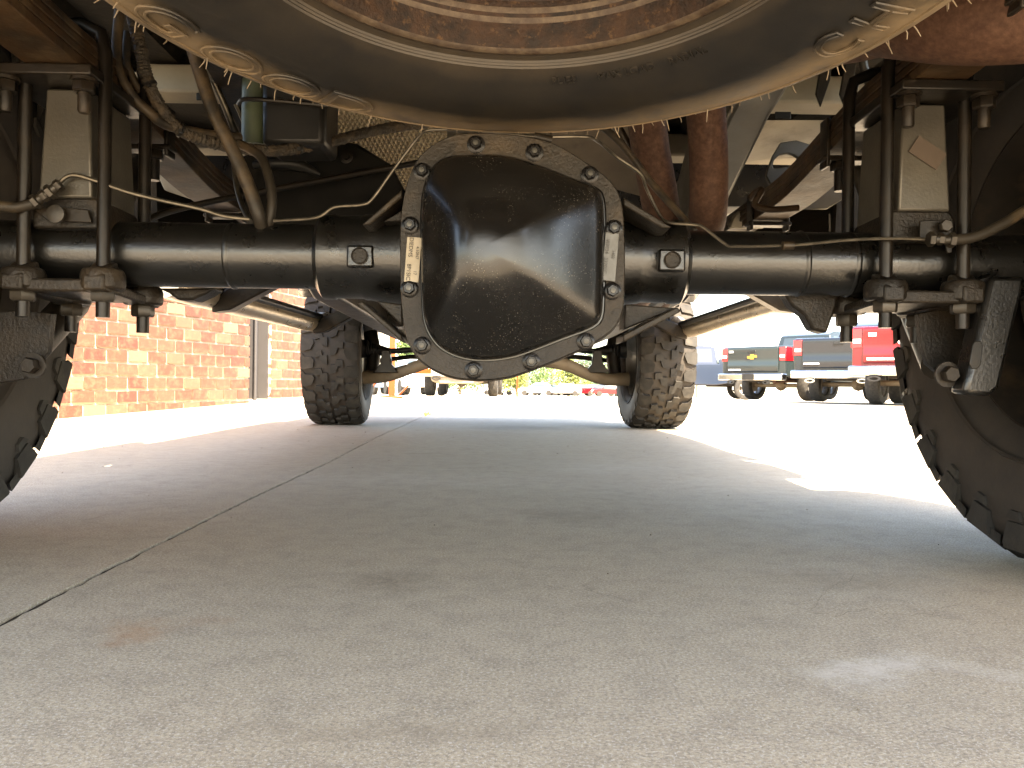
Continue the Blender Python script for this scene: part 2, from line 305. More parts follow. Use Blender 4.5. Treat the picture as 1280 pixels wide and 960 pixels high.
def world_of(o):
    m = Matrix.LocRotScale(o.location, o.rotation_euler, o.scale)
    return world_of(o.parent) @ o.matrix_parent_inverse @ m if o.parent else m
def empty(name, loc, parent=None, rz=0.0, rx=0.0):
    o = bpy.data.objects.new(name, None); COL.objects.link(o); o.empty_display_size = 0.1
    o.location = loc; o.rotation_euler = (rx, 0, rz)
    if parent: o.parent = parent; o.matrix_parent_inverse = world_of(parent).inverted()
    return o
def tag(o, label, cat=None, group=None, kind=None):
    if label: o['label'] = label
    if cat: o['category'] = cat
    if group: o['group'] = group
    if kind: o['kind'] = kind
    return o
def copy_tree(o, parent=None):
    c = o.copy(); COL.objects.link(c)
    if parent: c.parent = parent
    for ch in o.children: copy_tree(ch, c)
    return c
def text_outline(txt, size, depth=0.0, bev=0.0, fill=True):
    c = bpy.data.curves.new('t', 'FONT'); c.body = txt; c.size = size; c.align_x = 'CENTER'; c.align_y = 'CENTER'; c.extrude = depth; c.bevel_depth = bev; c.resolution_u = 6
    if not fill: c.fill_mode = 'NONE'; c.bevel_resolution = 1
    o = bpy.data.objects.new('t', c); COL.objects.link(o); bpy.context.view_layer.update()
    me = bpy.data.meshes.new_from_object(o.evaluated_get(bpy.context.evaluated_depsgraph_get()))
    bpy.data.objects.remove(o); bpy.data.curves.remove(c)
    me.materials.clear(); return me
def place_text(name, txt, size, c, right, up, mat, parent, depth=0.001):
    me = text_outline(txt, size, depth); r_ = Vector(right).normalized(); u_ = Vector(up).normalized(); n_ = r_.cross(u_); c = Vector(c)
    for v in me.vertices: q = v.co.copy(); v.co = c + r_*q.x + u_*q.y + n_*q.z
    return link(name, me, mat, parent)
def subdiv_outline(pts, per=8):
    p = [Vector(a) for a in pts]; n = len(p); out = []
    for i in range(n):
        a, b, c, d = p[i-1], p[i], p[(i+1) % n], p[(i+2) % n]
        for j in range(per):
            t = j/per; out.append(0.5*((2*b)+(c-a)*t+(2*a-5*b+4*c-d)*t*t+(3*b-a-3*c+d)*t**3))
    return out

# ------------------------------------------------------------------ ground
def gz(x, y):
    z = 0.0
    if y > 4: z -= 0.006 * (min(y, 20) - 4)
    if y > 20: z -= 0.0127 * (min(y, 160) - 20)
    if x < -1.25 and y > 3.7:
        k = min(1.0, (-1.25 - x) / 0.6); k = k*k*(3-2*k)
        z += k * 0.036 * min(y - 3.7, 4.0) * (1.0 if y < 9 else max(0.0, 1 - (y-9)/6))
    return z
def JX(y): return -0.495 - 0.030 * (y - 0.8)            # the joint between two slabs
def grid(xs, ys, dz, name, mat, parent=None, thick=0.0):
    nx, ny = len(xs(ys[0])), len(ys); m = MB(); vv = []
    for y in ys:
        for x in xs(y): vv.append((x, y, gz(x, y) + dz))
    fs = [(j*nx+i, j*nx+i+1, (j+1)*nx+i+1, (j+1)*nx+i) for j in range(ny-1) for i in range(nx-1)]
    if thick:
        o = len(vv); vv += [(a, b, c - thick) for a, b, c in vv]
        fs += [tuple(k + o for k in reversed(f)) for f in fs]
        per = [i for i in range(nx)] + [j*nx+nx-1 for j in range(1, ny)] + [(ny-1)*nx+i for i in range(nx-2, -1, -1)] + [j*nx for j in range(ny-2, 0, -1)]
        fs += [(per[k], per[(k+1) % len(per)], per[(k+1) % len(per)]+o, per[k]+o) for k in range(len(per))]
    m.add(vv, fs); return m.build(name, mat, parent, smooth=30)
ys_near = [-7 + 0.5*i for i in range(47)]
ground = grid(lambda y: [-400, -120, -40, -16] + [-8+0.5*i for i in range(33)] + [16, 40, 120, 400],
              [-300, -60, -20] + [-10+0.5*i for i in range(61)] + [24, 30, 45, 70, 110, 160, 400, 900], -0.03, 'ground', 'concrete'); tag(ground, None, kind='structure')
rj = random.Random(3)
jl = {y: (JX(y), 0.0028 + 0.0030*rj.random()**1.5, 0.003*(rj.random()-.5) + .004*math.sin(y*3.1)) for y in [round(-7 + 0.75*i, 3) for i in range(10)] + [round(.5 + 0.02*i, 3) for i in range(326)] + [round(7.0 + .5*i, 3) for i in range(19)]}
ysj = sorted(jl)
grid(lambda y: [-8, -5, -3] + [-2.6+0.2*i for i in range(9)] + [jl[y][0]-0.05, jl[y][0]-jl[y][1]+jl[y][2]], ysj, 0.0, 'concrete_slab', 'concrete', ground, 0.028)
grid(lambda y: [jl[y][0]+jl[y][1]+jl[y][2], jl[y][0]+0.05, 0.5, 1, 2, 4, 8], ysj, 0.0, 'concrete_slab', 'concrete', ground, 0.028)
m = MB()
for i in range(len(ysj)-1):
    a, b = ysj[i], ysj[i+1]
    m.add([(jl[a][0]-.014, a, gz(jl[a][0], a)-.0035), (jl[a][0]+.014, a, gz(jl[a][0], a)-.0035), (jl[b][0]+.014, b, gz(jl[b][0], b)-.0035), (jl[b][0]-.014, b, gz(jl[b][0], b)-.0035)], [(0,1,2,3)])
m.build('joint_filler', 'joint_dirt', ground)
m = MB(); rw = random.Random(5)
for i in range(60):
    y = 6.5 + rw.gauss(0, 0.12); x = JX(y) + rw.gauss(0, 0.02); a = rw.uniform(0, 6.28); hh = rw.uniform(.01, .05)
    m.add([(x-.006*math.cos(a), y-.006*math.sin(a), gz(x, y)-.02), (x+.006*math.cos(a), y+.006*math.sin(a), gz(x, y)-.02), (x+rw.gauss(0, .012), y+rw.gauss(0, .012), gz(x, y)+hh)], [(0,1,2)])
tag(m.build('weeds', 'weed', None), 'small yellow green weeds growing in the slab joint', 'weeds', kind='stuff')
m = MB(); rp = random.Random(9)
for i in range(70):
    y = rp.uniform(0.5, 5.0); x = rp.uniform(-0.75*y, 0.75*y); s_ = rp.uniform(.0006, .0016)*(.6+.35*y)
    m.lathe([(s_*.6, 0), (s_, s_*.5), (s_*.5, s_*1.1)], (x, y, 0.0005), (rp.gauss(0, .2), rp.gauss(0, .2), 1), 5)
tag(m.build('grit', 'crack', None, smooth=0), 'scattered grit and pebbles on the concrete', 'grit', kind='stuff')

rc = random.Random(31)
for pts in ([(985, 752), (1012, 762), (1040, 770), (1075, 764), (1110, 768), (1160, 770), (1215, 778), (1275, 781)], [(1012, 762), (1030, 742), (1052, 728), (1090, 716)], [(1160, 770), (1180, 758), (1225, 752)]):
    w3 = []
    for (xa, ya), (xb, yb) in zip(pts, pts[1:]):
        for k in range(5): w3.append((xa+(xb-xa)*k/5+rc.gauss(0, 2.0), ya+(yb-ya)*k/5+rc.gauss(0, 1.6)))
    g3 = []
    for x, y in w3:
        q = P(x, y, 1) - CAM; g3.append(CAM + q * (-.238 / q.z))
    m = MB()
    for a, b in zip(g3, g3[1:]):
        wd = .0003 + .0004*rc.random(); m.add([(a.x, a.y-wd, .0006), (a.x, a.y+wd, .0006), (b.x, b.y+wd, .0006), (b.x, b.y-wd, .0006)], [(0, 1, 2, 3)])
    m.build('hairline_crack', 'crack', ground)

# ------------------------------------------------------------------ the truck overhead
YAW = R(0.9); AX = Vector((-0.022, 1.1, 0)); ZA = 0.402
fw = Vector((-math.sin(YAW), math.cos(YAW), 0)); rt = Vector((math.cos(YAW), math.sin(YAW), 0)); ZV = Vector((0, 0, 1))
def T(x, y, z): return AX + rt*x + fw*y + ZV*z           # x right of centre line, y ahead of rear axle
truck = empty('pickup_truck', AX)
tag(truck, 'lifted pickup truck parked overhead, its black rear axle and underside filling the view', 'pickup truck')

# --- rear axle
axle = MB()
C0 = P(640, 322, 1.1); 
out_px = [(538,183),(566,169),(600,166),(648,169),(692,179),(733,203),(763,226),(777,252),(781,300),(781,352),(779,386),(768,410),(742,429),(706,446),(668,461),(634,472),(598,475),(560,470),(527,452),(509,425),(502,385),(500,330),(501,272),(508,232),(520,202)]
DF = 0.97
outl = subdiv_outline([P(x, y, DF) for x, y in out_px], 4)
nO = len(outl); cen = sum(outl, Vector()) / nO
rows = [(0.0, 0.985, 1.0), (0.0, 1.0, 1.0), (0, 1.03, .93), (0, 1.10, .86), (0, 1.17, .74), (0, 1.24, .5), (0, 1.33, .34), (0, 1.42, .27), (0, 1.52, .25)]
vv = []; 
for _, yy, k in rows:
    for p_ in outl:
        q = (p_ - cen) * k * (yy / DF if k == 1.0 else 1.02)
        if k == 1.0: q = (p_ - cen) * 1.012
        vv.append(Vector((cen.x + q.x, yy, cen.z + q.z)))
nr = len(rows); fs = [(i*nO+j, i*nO+(j+1) % nO, (i+1)*nO+(j+1) % nO, (i+1)*nO+j) for i in range(nr-1) for j in range(nO)]
fs += [tuple(range(nO)), tuple(range((nr-1)*nO, nr*nO))]
axle.add(vv, fs)
rear_axle = axle.build('rear_axle', 'cast_dark', truck, smooth=50)
def axp(x): return T(x, 0, ZA)
for sx, a, b in ((-1, -0.20, -0.82), (1, 0.215, 0.78)):
    t = MB(); t.lathe([(0.0415, 0), (0.042, .004), (0.042, abs(b-a))], axp(a), rt*sx, 40); t.build('axle_tube', 'black_paint', rear_axle)
    e0 = 0.105 if sx < 0 else 0.12
    t = MB(); t.lathe([(0.066, 0), (0.060, .04), (0.056, .06), (0.056, .066), (0.054, .07), (0.054, .105), (0.0555, .107), (0.0555, .122), (0.048, .128), (0.0418, .13)], axp(sx*e0), rt*sx, 40); sl_ = t.build('tube_sleeve', 'black_paint', rear_axle)
    c = P(452, 322, 1.05) if sx < 0 else P(838, 327, 1.05); c.y = 1.1-0.0535
    t = MB(); t.box(c + Vector((0, -.003, 0)), (.034, .012, .028)); t.build('plug_boss', 'black_paint', rear_axle, bevel=.003)
    t = MB(); t.lathe([(.0105, 0), (.0105, .005), (.009, .006), (.009, .0035), (.0, .0035)], c + Vector((0, -.008, 0)), (0, -1, 0), 20); t.build('weld_plug', 'flange_paint', rear_axle)
rwd = random.Random(4)
for xr in (-.345, -.70, .40, .465, .70):
    t = MB(); N_ = 44; vv = []
    for k, dx in enumerate((-.004, -.002, .0, .002, .004)):
        for j in range(N_):
            th = 2*math.pi*j/N_; rr = .0418 + (.0018 if k == 2 else .0013 if k in (1, 3) else 0)*(.6 + .8*rwd.random()); q = axp(xr + dx)
            vv.append(q + fw*math.cos(th)*rr + ZV*math.sin(th)*rr)
    t.add(vv, [(a*N_+j, a*N_+(j+1) % N_, (a+1)*N_+(j+1) % N_, (a+1)*N_+j) for a in range(4) for j in range(N_)]); t.build('weld_bead', 'black_paint', rear_axle, smooth=60)
def rib(px, d0, d1, mat='flange_paint'):
    a = [P(x, y, d0) for x, y in px]; t = MB(); t.prism(a, (0, d1-d0, 0)); return t.build('casting_rib', mat, rear_axle, bevel=.002)
rib([(503,236),(503,246),(462,281),(452,281)], 1.0, 1.07); rib([(503,262),(503,276),(478,277)], 1.02, 1.06, 'cast_dark')
rib([(779,246),(840,284),(828,285),(779,257)], 1.0, 1.07)
rib([(453,376),(503,419),(503,428),(446,379)], 1.0, 1.07); rib([(470,376),(503,380),(503,408)], 1.02, 1.06)
rib([(779,428),(852,389),(846,383),(779,418)], 1.0, 1.07); rib([(781,380),(846,385),(780,412)], 1.03, 1.08)
t = MB(); t.lathe([(.062, 0), (.05, .02), (.05, .10), (.035, .12), (.035, .16)], Vector((cen.x, 1.5, ZA)), fw, 24); t.build('pinion_yoke', 'cast_dark', rear_axle)

# --- cover: flange ring and pyramid dome in one mesh
in_px = [(541,212),(556,200),(580,196),(630,197),(676,210),(714,225),(744,236),(752,246),(755,268),(755,320),(754,372),(751,398),(738,410),(706,422),(670,436),(640,446),(604,450),(572,445),(547,431),(532,406),(528,372),(527,325),(527,268),(531,235)]
inn = subdiv_outline([P(x, y, DF) for x, y in in_px], 4)
def ang_sort(loop, c, n=96):
    res = []
    pts = [(math.atan2(p.z-c.z, p.x-c.x), p) for p in loop]
    pts.sort(key=lambda q: q[0]); pts = [(pts[-1][0]-2*math.pi, pts[-1][1])] + pts + [(pts[0][0]+2*math.pi, pts[0][1])]
    for k in range(n):
        a = -math.pi + 2*math.pi*(k+.5)/n
        for i in range(len(pts)-1):
            if pts[i][0] <= a < pts[i+1][0]:
                u = (a-pts[i][0])/(pts[i+1][0]-pts[i][0]); res.append(pts[i][1].lerp(pts[i+1][1], u)); break
    return res
apex = P(608, 325, DF); NO = 144
oo = ang_sort(outl, apex, NO); ii = ang_sort(inn, apex, NO)
cov = MB(); rings = []
def yr(p, y): return Vector((p.x, y, p.z))
rings.append([yr(p, .985) for p in oo]); rings.append([yr(p, .9715) for p in oo]); rings.append([yr(p.lerp(apex, .008), .970) for p in oo])
rings.append([yr(p.lerp(apex, -.02), .970) for p in ii]); rings.append([yr(p.lerp(apex, -.012), .9735) for p in ii]); rings.append([yr(p.lerp(apex, .0), .9735) for p in ii])
HW, HT = .020, .082
for t_, y_ in ((.004, .966), (.012, .958), (.03, .951), (.055, .9465), (.09, .9435)): rings.append([yr(p.lerp(apex, t_), y_) for p in ii])
flat = [Vector((apex.x + .040*math.cos(-math.pi+2*math.pi*(k+.5)/NO), 0, apex.z + .030*math.sin(-math.pi+2*math.pi*(k+.5)/NO))) for k in range(NO)]
for s in range(1, 15):
    u = s/15; us = u; t_ = .09 + .91*us
    y_ = .9435 - .054*(1 - math.exp(-2.6*u))/(1-math.exp(-2.6)) * (1.0) if False else .9435 - .098*(u - .42*u*u*u)
    rr_ = []
    for k in range(NO):
        th = -math.pi + 2*math.pi*(k+.5)/NO; e = Vector((apex.x + .112*math.cos(th), 0, apex.z + .118*math.sin(th)))
        rr_.append(yr(ii[k].lerp(e, .42*u).lerp(apex, t_), y_))
    rings.append(rr_)
allv = [p for r_ in rings for p in r_]; nR = len(rings); tip = len(allv); allv.append(yr(apex, rings[-1][0].y - .0004))
fs = [(i*NO+j, i*NO+(j+1) % NO, (i+1)*NO+(j+1) % NO, (i+1)*NO+j) for i in range(nR-1) for j in range(NO)] + [((nR-1)*NO+j, (nR-1)*NO+(j+1) % NO, tip) for j in range(NO)]
cov.add(allv, fs); cm = cov.mesh('differential_cover', 45)
cm.materials.append(M['cover_paint']); cm.materials.append(M['flange_paint'])
for p in cm.polygons:
    k = min(v // NO for v in p.vertices)
    if k <= 3: p.material_index = 1
cover = link('differential_cover', cm, None, truck)
sm_ = cover.modifiers.new('smooth', 'SMOOTH'); sm_.factor = .5; sm_.iterations = 3
vg = cover.vertex_groups.new(name='dome'); vg.add(list(range(NO*10, len(allv))), 1.0, 'REPLACE'); sm_.vertex_group = 'dome'
bm_ = MB(); bm_.lathe([(.0105, 0), (.0105, .0018), (.0088, .0026), (.0074, .003)], (0, 0, 0), (0, -1, 0), 20); bm_.hexa((0, -.003, 0), (0, -1, 0), .0072, .007)
bmesh_b = bm_.mesh('cover_bolt'); bmesh_b.materials.append(M['bolt_steel'])
bt = MB(); bt.lathe([(.0034, 0), (.0031, .0012), (.0, .0014)], (0, -.0095, 0), (0, -1, 0), 12); bmesh_t = bt.mesh('bolt_face'); bmesh_t.materials.append(M['bolt_tip'])
for x, y in [(595,181),(668,191),(737,219),(528,215),(513,282),(512,361),(767,286),(765,364),(528,432),(592,463),(664,452),(732,427)]:
    c = P(x, y, DF); c.y = .970
    for me, nm in ((bmesh_b, 'cover_bolt'), (bmesh_t, 'bolt_face')):
        o = link(nm, me, None, cover); o.matrix_parent_inverse = Matrix(); o.location = c; o.rotation_euler = (0, random.uniform(0, 1), 0)
def plate_px(name, px, d, th, mat, parent, bevel=.001):
    t = MB(); t.prism([P(x, y, d) for x, y in px], (0, th, 0)); return t.build(name, mat, parent, bevel=bevel)
plate_px('identification_tag', [(509,296),(527,297),(523,353),(505,352)], .9675, .0018, 'tag_white', cover, .0003)
plate_px('identification_tag', [(757,290),(774,292),(769,352),(752,350)], .9655, .0018, 'tag_metal', cover, .0003)
def tagtext(txt, x, y, size, lean, mat='tag_ink', d=.9668):
    up = Vector((1, 0, .06*lean)); right = Vector((-.06*lean*-1, 0, -1)); right = Vector((.0, 0, -1)) + Vector((-0.07, 0, 0)); up = Vector((1, 0, -.07))
    place_text('tag_print', txt, size, P(x, y, d), right, up, mat, cover, .0002)
tagtext('DIEDMS', 513.5, 309, .0066, 1); tagtext('8P1SIC', 510.5, 340, .0066, 1); tagtext('4.10N7', 521.5, 316, .005, 1); tagtext('17', 518.5, 341, .005, 1)
tagtext('VI3034', 759, 308, .006, 1, 'tag_ink', .9648); tagtext('33201C', 756.5, 332, .006, 1, 'tag_ink', .9648); tagtext('1402', 766.5, 318, .005, 1, 'tag_ink', .9648)

# --- springs, blocks, U bolts
def tubepart(name, pxs, r, mat, parent=None, n=10, smooth=5):
    t = MB(); t.tube([P(*p) for p in pxs], r, n, smooth); return t.build(name, mat, parent or truck)
SPR = {-1: -0.535, 1: 0.537}
nut_m = MB(); nut_m.lathe([(.019, 0), (.019, -.003)], (0, 0, 0), (0, 0, 1), 20); nut_m.hexa((0, 0, -.003), (0, 0, -1), .016, .017); nut_me = nut_m.mesh('nut'); nut_me.materials.append(M['nut_steel'])
def nut(parent, c, s=1.0, rz=0.0):
    o = link('nut', nut_me, None, parent); o.matrix_parent_inverse = Matrix() if not parent.parent else world_of(parent).inverted(); o.location = c; o.scale = (s, s, s); o.rotation_euler = (0, 0, rz); return o
for s in (-1, 1):
    cx = SPR[s]; W = .064
    zb, zt = .462, .598                                       # block bottom and top
    b0 = [T(cx-.033, -.062, zb), T(cx+.033, -.062, zb), T(cx+.033, .062, zb), T(cx-.033, .062, zb)]
    b1 = [T(cx-.027, -.058, zt), T(cx+.027, -.058, zt), T(cx+.027, .058, zt), T(cx-.027, .058, zt)]
    t = MB(); t.add(b0+b1, [(0,1,2,3),(7,6,5,4),(0,4,5,1),(1,5,6,2),(2,6,7,3),(3,7,4,0)]); blk = t.build('lift_block', 'block_silver', truck, bevel=.003)
    if s > 0:
        plate = MB(); zc = .531; t_ = .0585
        cc = T(cx+.003, -.0632, .535); rr_, uu_ = (rt*.84 - ZV*.54), (rt*.54 + ZV*.84)
        plate.prism([cc - rr_*.021 - uu_*.012, cc + rr_*.021 - uu_*.012, cc + rr_*.021 + uu_*.012, cc - rr_*.021 + uu_*.012], fw*.0016); plate.build('tape_label', 'brown_tape', blk)
    # perch on the tube
    pl = [T(cx-.044, -.055, .425), T(cx-.044, -.055, .452), T(cx-.036, -.055, .464), T(cx+.036, -.055, .464), T(cx+.044, -.055, .452), T(cx+.044, -.055, .425)]
    t = MB(); t.prism(pl, fw*.11); t.build('spring_perch', 'cast_dark', truck, bevel=.003)
    # pad plate with bolts above the block
    t = MB(); t.box(T(cx+.012*s, -.02, .606), (.125, .17, .013), Matrix.Rotation(YAW, 3, 'Z')); pad = t.build('spring_pad', 'u_steel', truck, bevel=.002)
    for q in (-1, 1):
        c = T(cx+.012*s+q*.047, -.088, .5995)
        t = MB(); t.lathe([(.0155, 0), (.0155, -.004)], c, ZV, 18); t.hexa(c-ZV*.004, -ZV, .0135, .013); t.lathe([(.0075, -.016), (.0075, -.038), (.006, -.041)], c, ZV, 12); t.build('pad_bolt', 'dark_steel', pad)
    # leaves
    sp = empty('leaf_spring', T(cx, 0, .62), truck)
    for k, (y0, y1, th, z0) in enumerate(((-.50, .62, .013, .613), (-.62, .80, .010, .627), (-.78, .92, .010, .638), (-.95, 1.02, .010, .649))):
        t = MB(); n_ = 28; lo_ = []; hi_ = []
        for i in range(n_+1):
            y = y0 + (y1-y0)*i/n_; z = z0 + .055*(y/.9)**2*2.2 if y <= 0 else z0 - .043*(1-math.cos(min(1, y/.45)*math.pi))/2
            lo_.append((y, z)); hi_.append((y, z+th))
        loop = [T(cx-.032, y, z) for y, z in lo_ + hi_[::-1]]
        t.prism(loop, rt*.064); t.build('leaf', 'leaf_rust', sp, smooth=25, bevel=.0015)
    for y in (.17, -.30, .55):
        z = .61 + (.013 if y < 0 else (-.016 if y < .3 else -.042))
        t = MB(); t.box(T(cx-s*.036, y, z+.018), (.006, .03, .075)); t.box(T(cx+s*.036, y, z+.018), (.006, .03, .075)); t.box(T(cx, y, z-.006), (.085, .03, .008)); t.build('rebound_clip', 'dark_steel', sp, bevel=.002)
    c = T(cx-s*.012, .17, .585)
    t = MB(); t.hexa(c, -ZV, .015, .014); t.lathe([(.009, -.012), (.009, -.045)], c, ZV, 12); t.build('clip_bolt', 'dark_steel', sp)
    # U bolts, each with its two nuts
    for y in (-.064, .052):
        p = [T(cx-.049, y, .302), T(cx-.049, y, .64), T(cx-.043, y, .665), T(cx-.02, y, .676), T(cx+.02, y, .676), T(cx+.043, y, .665), T(cx+.049, y, .64), T(cx+.049, y, .302)]
        if y < 0:
            p = [q + ZV*.012 if i in (0, 7) else q for i, q in enumerate(p)]
        t = MB(); t.tube(p, .0082, 12); ub = t.build('u_bolt', 'u_steel', truck)
        for q in (-1, 1): nut(ub, T(cx+q*.049, y, .352 if y < 0 else .343), .95, random.uniform(0, 1))
    # plate under the tube: a saddle with four ears
    t = MB(); t.box(T(cx, -.006, .352), (.075, .15, .016), Matrix.Rotation(YAW, 3, 'Z'))
    for q in (-1, 1):
        for y in (-.064, .052):
            t.lathe([(.025, -.010), (.026, -.004), (.026, .008), (.023, .016)], T(cx+q*.049, y, .358 if y < 0 else .350), ZV, 20)
        prof = [(-.09, .364), (-.066, .381), (-.052, .384), (-.046, .372), (-.03, .356), (.03, .352), (.046, .366), (.06, .373), (.078, .36), (.078, .338), (-.09, .345)]
        t.prism([T(cx+q*.049-.013, y, z) for y, z in prof], rt*.026)
    t.build('u_bolt_plate', 'cast_dark', truck, smooth=45, bevel=.003)

# --- rear shock mounts
plate_px('shock_bracket', [(-60,395),(26,388),(66,392),(60,440),(30,474),(-10,480),(-60,480)], 1.06, .01, 'cast_dark', truck)
plate_px('shock_bracket', [(1148,392),(1246,372),(1246,470),(1208,478),(1178,470),(1160,455),(1152,432)], 1.10, .012, 'cast_dark', truck)
rarm = plate_px('trailing_bracket', [(1238,345),(1284,345),(1250,486),(1238,496),(1204,492),(1210,470)], 1.02, .035, 'black_paint', truck, .006)
plate_px('slot', [(1219,426),(1226,426),(1229,432),(1226,456),(1222,461),(1215,461),(1212,455),(1216,431)], 1.0185, .003, 'dark_plastic', rarm)
for x, y in ((43, 457), (1183, 468)):
    c = P(x, y, 1.05); t = MB(); t.lathe([(.016, 0), (.016, -.004)], c, (0, 1, 0), 20); t.hexa(c-Vector((0, .004, 0)), (0.0, -1, 0), .0105, .012); t.build('shock_bolt', 'dark_steel', truck)
tubepart('shock_absorber', [(1175, 455, 1.12), (1150, 400, 1.25), (1075, 200, 1.7)], .024, 'dark_steel', n=16, smooth=0)
tubepart('shock_absorber', [(20, 455, 1.12), (90, 380, 1.25), (195, 150, 1.65)], .024, 'dark_steel', n=16, smooth=0)
plate_px('hanging_bracket', [(980,366),(1050,366),(1046,384),(1034,417),(1016,412),(1006,394),(990,382)], 1.13, .03, 'cast_dark', truck, .004)
plate_px('hanging_bracket', [(197,360),(268,360),(256,368),(240,375),(222,375),(210,366)], 1.13, .04, 'cast_dark', truck, .004)

# --- wheels
def tyre_prof(Rt, hw, rb):
    k = hw/.145
    half = [(.0, Rt-.0148), (.06*k, Rt-.0148), (.10*k, Rt-.0155), (.124*k, Rt-.018), (.139*k, Rt-.025), (.1465*k, Rt-.05), (.1475*k, Rt-.08), (.145*k, Rt-.105), (.140*k, Rt-.135), (.128*k, rb+.022), (.118*k, rb+.006), (.105*k, rb)]
    return [(r, -a) for a, r in half[::-1]] + [(r, a) for a, r in half[1:]]
def tread_mesh(Rt, hw, N=26):
    m = MB(); k = hw/.145
    def top(a):
        a = abs(a)/k; return Rt - (0 if a < .09 else 2.1*(a-.09)**2 + (22*(a-.125)**2 if a > .125 else 0)) 
    def block(poly, drop=.013):
        n = len(poly); vv = []
        for lvl in (0, 1):
            for a, th in poly:
                r = top(a) - (drop if lvl == 0 else 0)
                aa = a if lvl == 1 else a*1.0
                vv.append((aa, r*math.sin(th), r*math.cos(th)))
        m.add(vv, [tuple(range(n, 2*n))] + [(i, (i+1) % n, (i+1) % n + n, i+n) for i in range(n)])
    p = 2*math.pi/N
    for i in range(N):
        t0 = i*p
        for s in (-1, 1):
            off = 0 if s > 0 else p*.5
            a0, a1, a2 = .088*k, .125*k, .147*k
            jag = .006*k*(1 if i % 2 else -1)
            block([(s*(a0+jag), t0+off+.10*p), (s*a1, t0+off+.02*p), (s*a2, t0+off+.01*p), (s*a2, t0+off+.93*p), (s*a1, t0+off+.70*p), (s*(a0-jag*.4), t0+off+.68*p), (s*(a0-.010*k), t0+off+.5*p)], .015)
            # interlocking centre blocks
            b0, b1, b2 = .008*k, .042*k, .074*k
            o2 = off + p*.25
            block([(s*b0, t0+o2+.02*p), (s*(b1-.006*k), t0+o2+.10*p), (s*(b1+.006*k), t0+o2+.46*p), (s*b2, t0+o2+.40*p), (s*b2, t0+o2+.78*p), (s*(b1-.002*k), t0+o2+.82*p), (s*(b1-.010*k), t0+o2+.54*p), (s*b0, t0+o2+.54*p)], .015)
    for i in range(N):
        for s in (-1, 1):
            t0 = i*p + (0 if s > 0 else p*.5); a_ = hw*1.018
            for ra, rb_, f0, f1 in ((Rt-.058, Rt-.024, .06, .66), (Rt-.074, Rt-.062, .10, .48)):
                lo = [(r_, t0+f*p) for r_, f in ((ra, f0+.1), (ra, f1-.06), (rb_, f1), (rb_, f0))]
                vv = [(s*(a_+dx), r_*math.sin(th), r_*math.cos(th)) for dx in (-.012, .0045) for r_, th in lo]
                m.add(vv, [(4,5,6,7), (0,1,5,4), (1,2,6,5), (2,3,7,6), (3,0,4,7)])
    return m.mesh('tread', 30)
def wheel(name, c, yawz, Rt, hw, mats, side, rim_r=.225, steer=0.0, tread=None):
    w_ = empty(name, c, truck, rz=yawz)
    def part(nm, mbl, mat, sm=40):
        me = mbl.mesh(nm, sm) if isinstance(mbl, MB) else mbl
        o = bpy.data.objects.new(nm, me); COL.objects.link(o)
        if not me.materials: me.materials.append(M[mat])
        o.parent = w_; return o
    t = MB(); t.lathe(tyre_prof(Rt, hw, rim_r), (0, 0, 0), (1, 0, 0), 72, caps=False)
    for a in (-1, 1):
        for rr in (Rt-.06, rim_r+.035):
            t.lathe([(rr-.003, a*(hw-.003)), (rr, a*(hw+.0005)), (rr+.003, a*(hw-.003))], (0, 0, 0), (1, 0, 0), 72, caps=False)
    part('tyre', t, mats[0], 50)
    part('tread', tread, 'rubber', 30)
    t = MB(); t.lathe([(rim_r+.008, -hw*.74), (rim_r-.002, -hw*.76), (rim_r-.012, -hw*.66), (rim_r-.02, -hw*.3), (rim_r-.03, hw*.2*side), (rim_r-.02, hw*.6), (rim_r+.008, hw*.74)], (0, 0, 0), (1, 0, 0), 60, caps=False)
    part('rim', t, mats[1])
    t = MB(); t.lathe([(rim_r-.03, .03*side), (.12, .06*side), (.07, .05*side), (.0, .05*side)], (0, 0, 0), (1, 0, 0), 40, caps=False); part('wheel_disc', t, mats[1])
    t = MB(); t.lathe([(.0, -.055*side), (.10, -.055*side), (.105, -.05*side), (.17, -.05*side), (.17, -.02*side), (.10, -.02*side), (.10, .02*side)], (0, 0, 0), (1, 0, 0), 40, caps=False); part('brake_rotor', t, mats[2])
    t = MB(); t.box((-.055*side, -.12, .09), (.09, .10, .16)); part('brake_caliper', t, mats[2])
    return w_
RT = .402
trd = tread_mesh(RT, .145)
cl = T(-.885, 0, RT); cr_ = T(.855, 0, RT)
wheel('wheel', cl, YAW, RT, .145, ('sidewall', 'rim_dark', 'cast_dark'), -1, tread=trd)
wheel('wheel', cr_, YAW, RT, .145, ('sidewall', 'rim_dark', 'cast_dark'), 1, tread=trd)
zf = RT + gz(0, 4.76)
wheel('wheel', Vector((-.985, 4.76, zf)), YAW+R(2.2), RT, .155, ('sidewall', 'alloy', 'cast_dark'), -1, tread=trd)
wheel('wheel', Vector((.805, 4.76, zf)), YAW+R(2.2), RT, .150, ('sidewall', 'alloy', 'cast_dark'), 1, tread=trd)

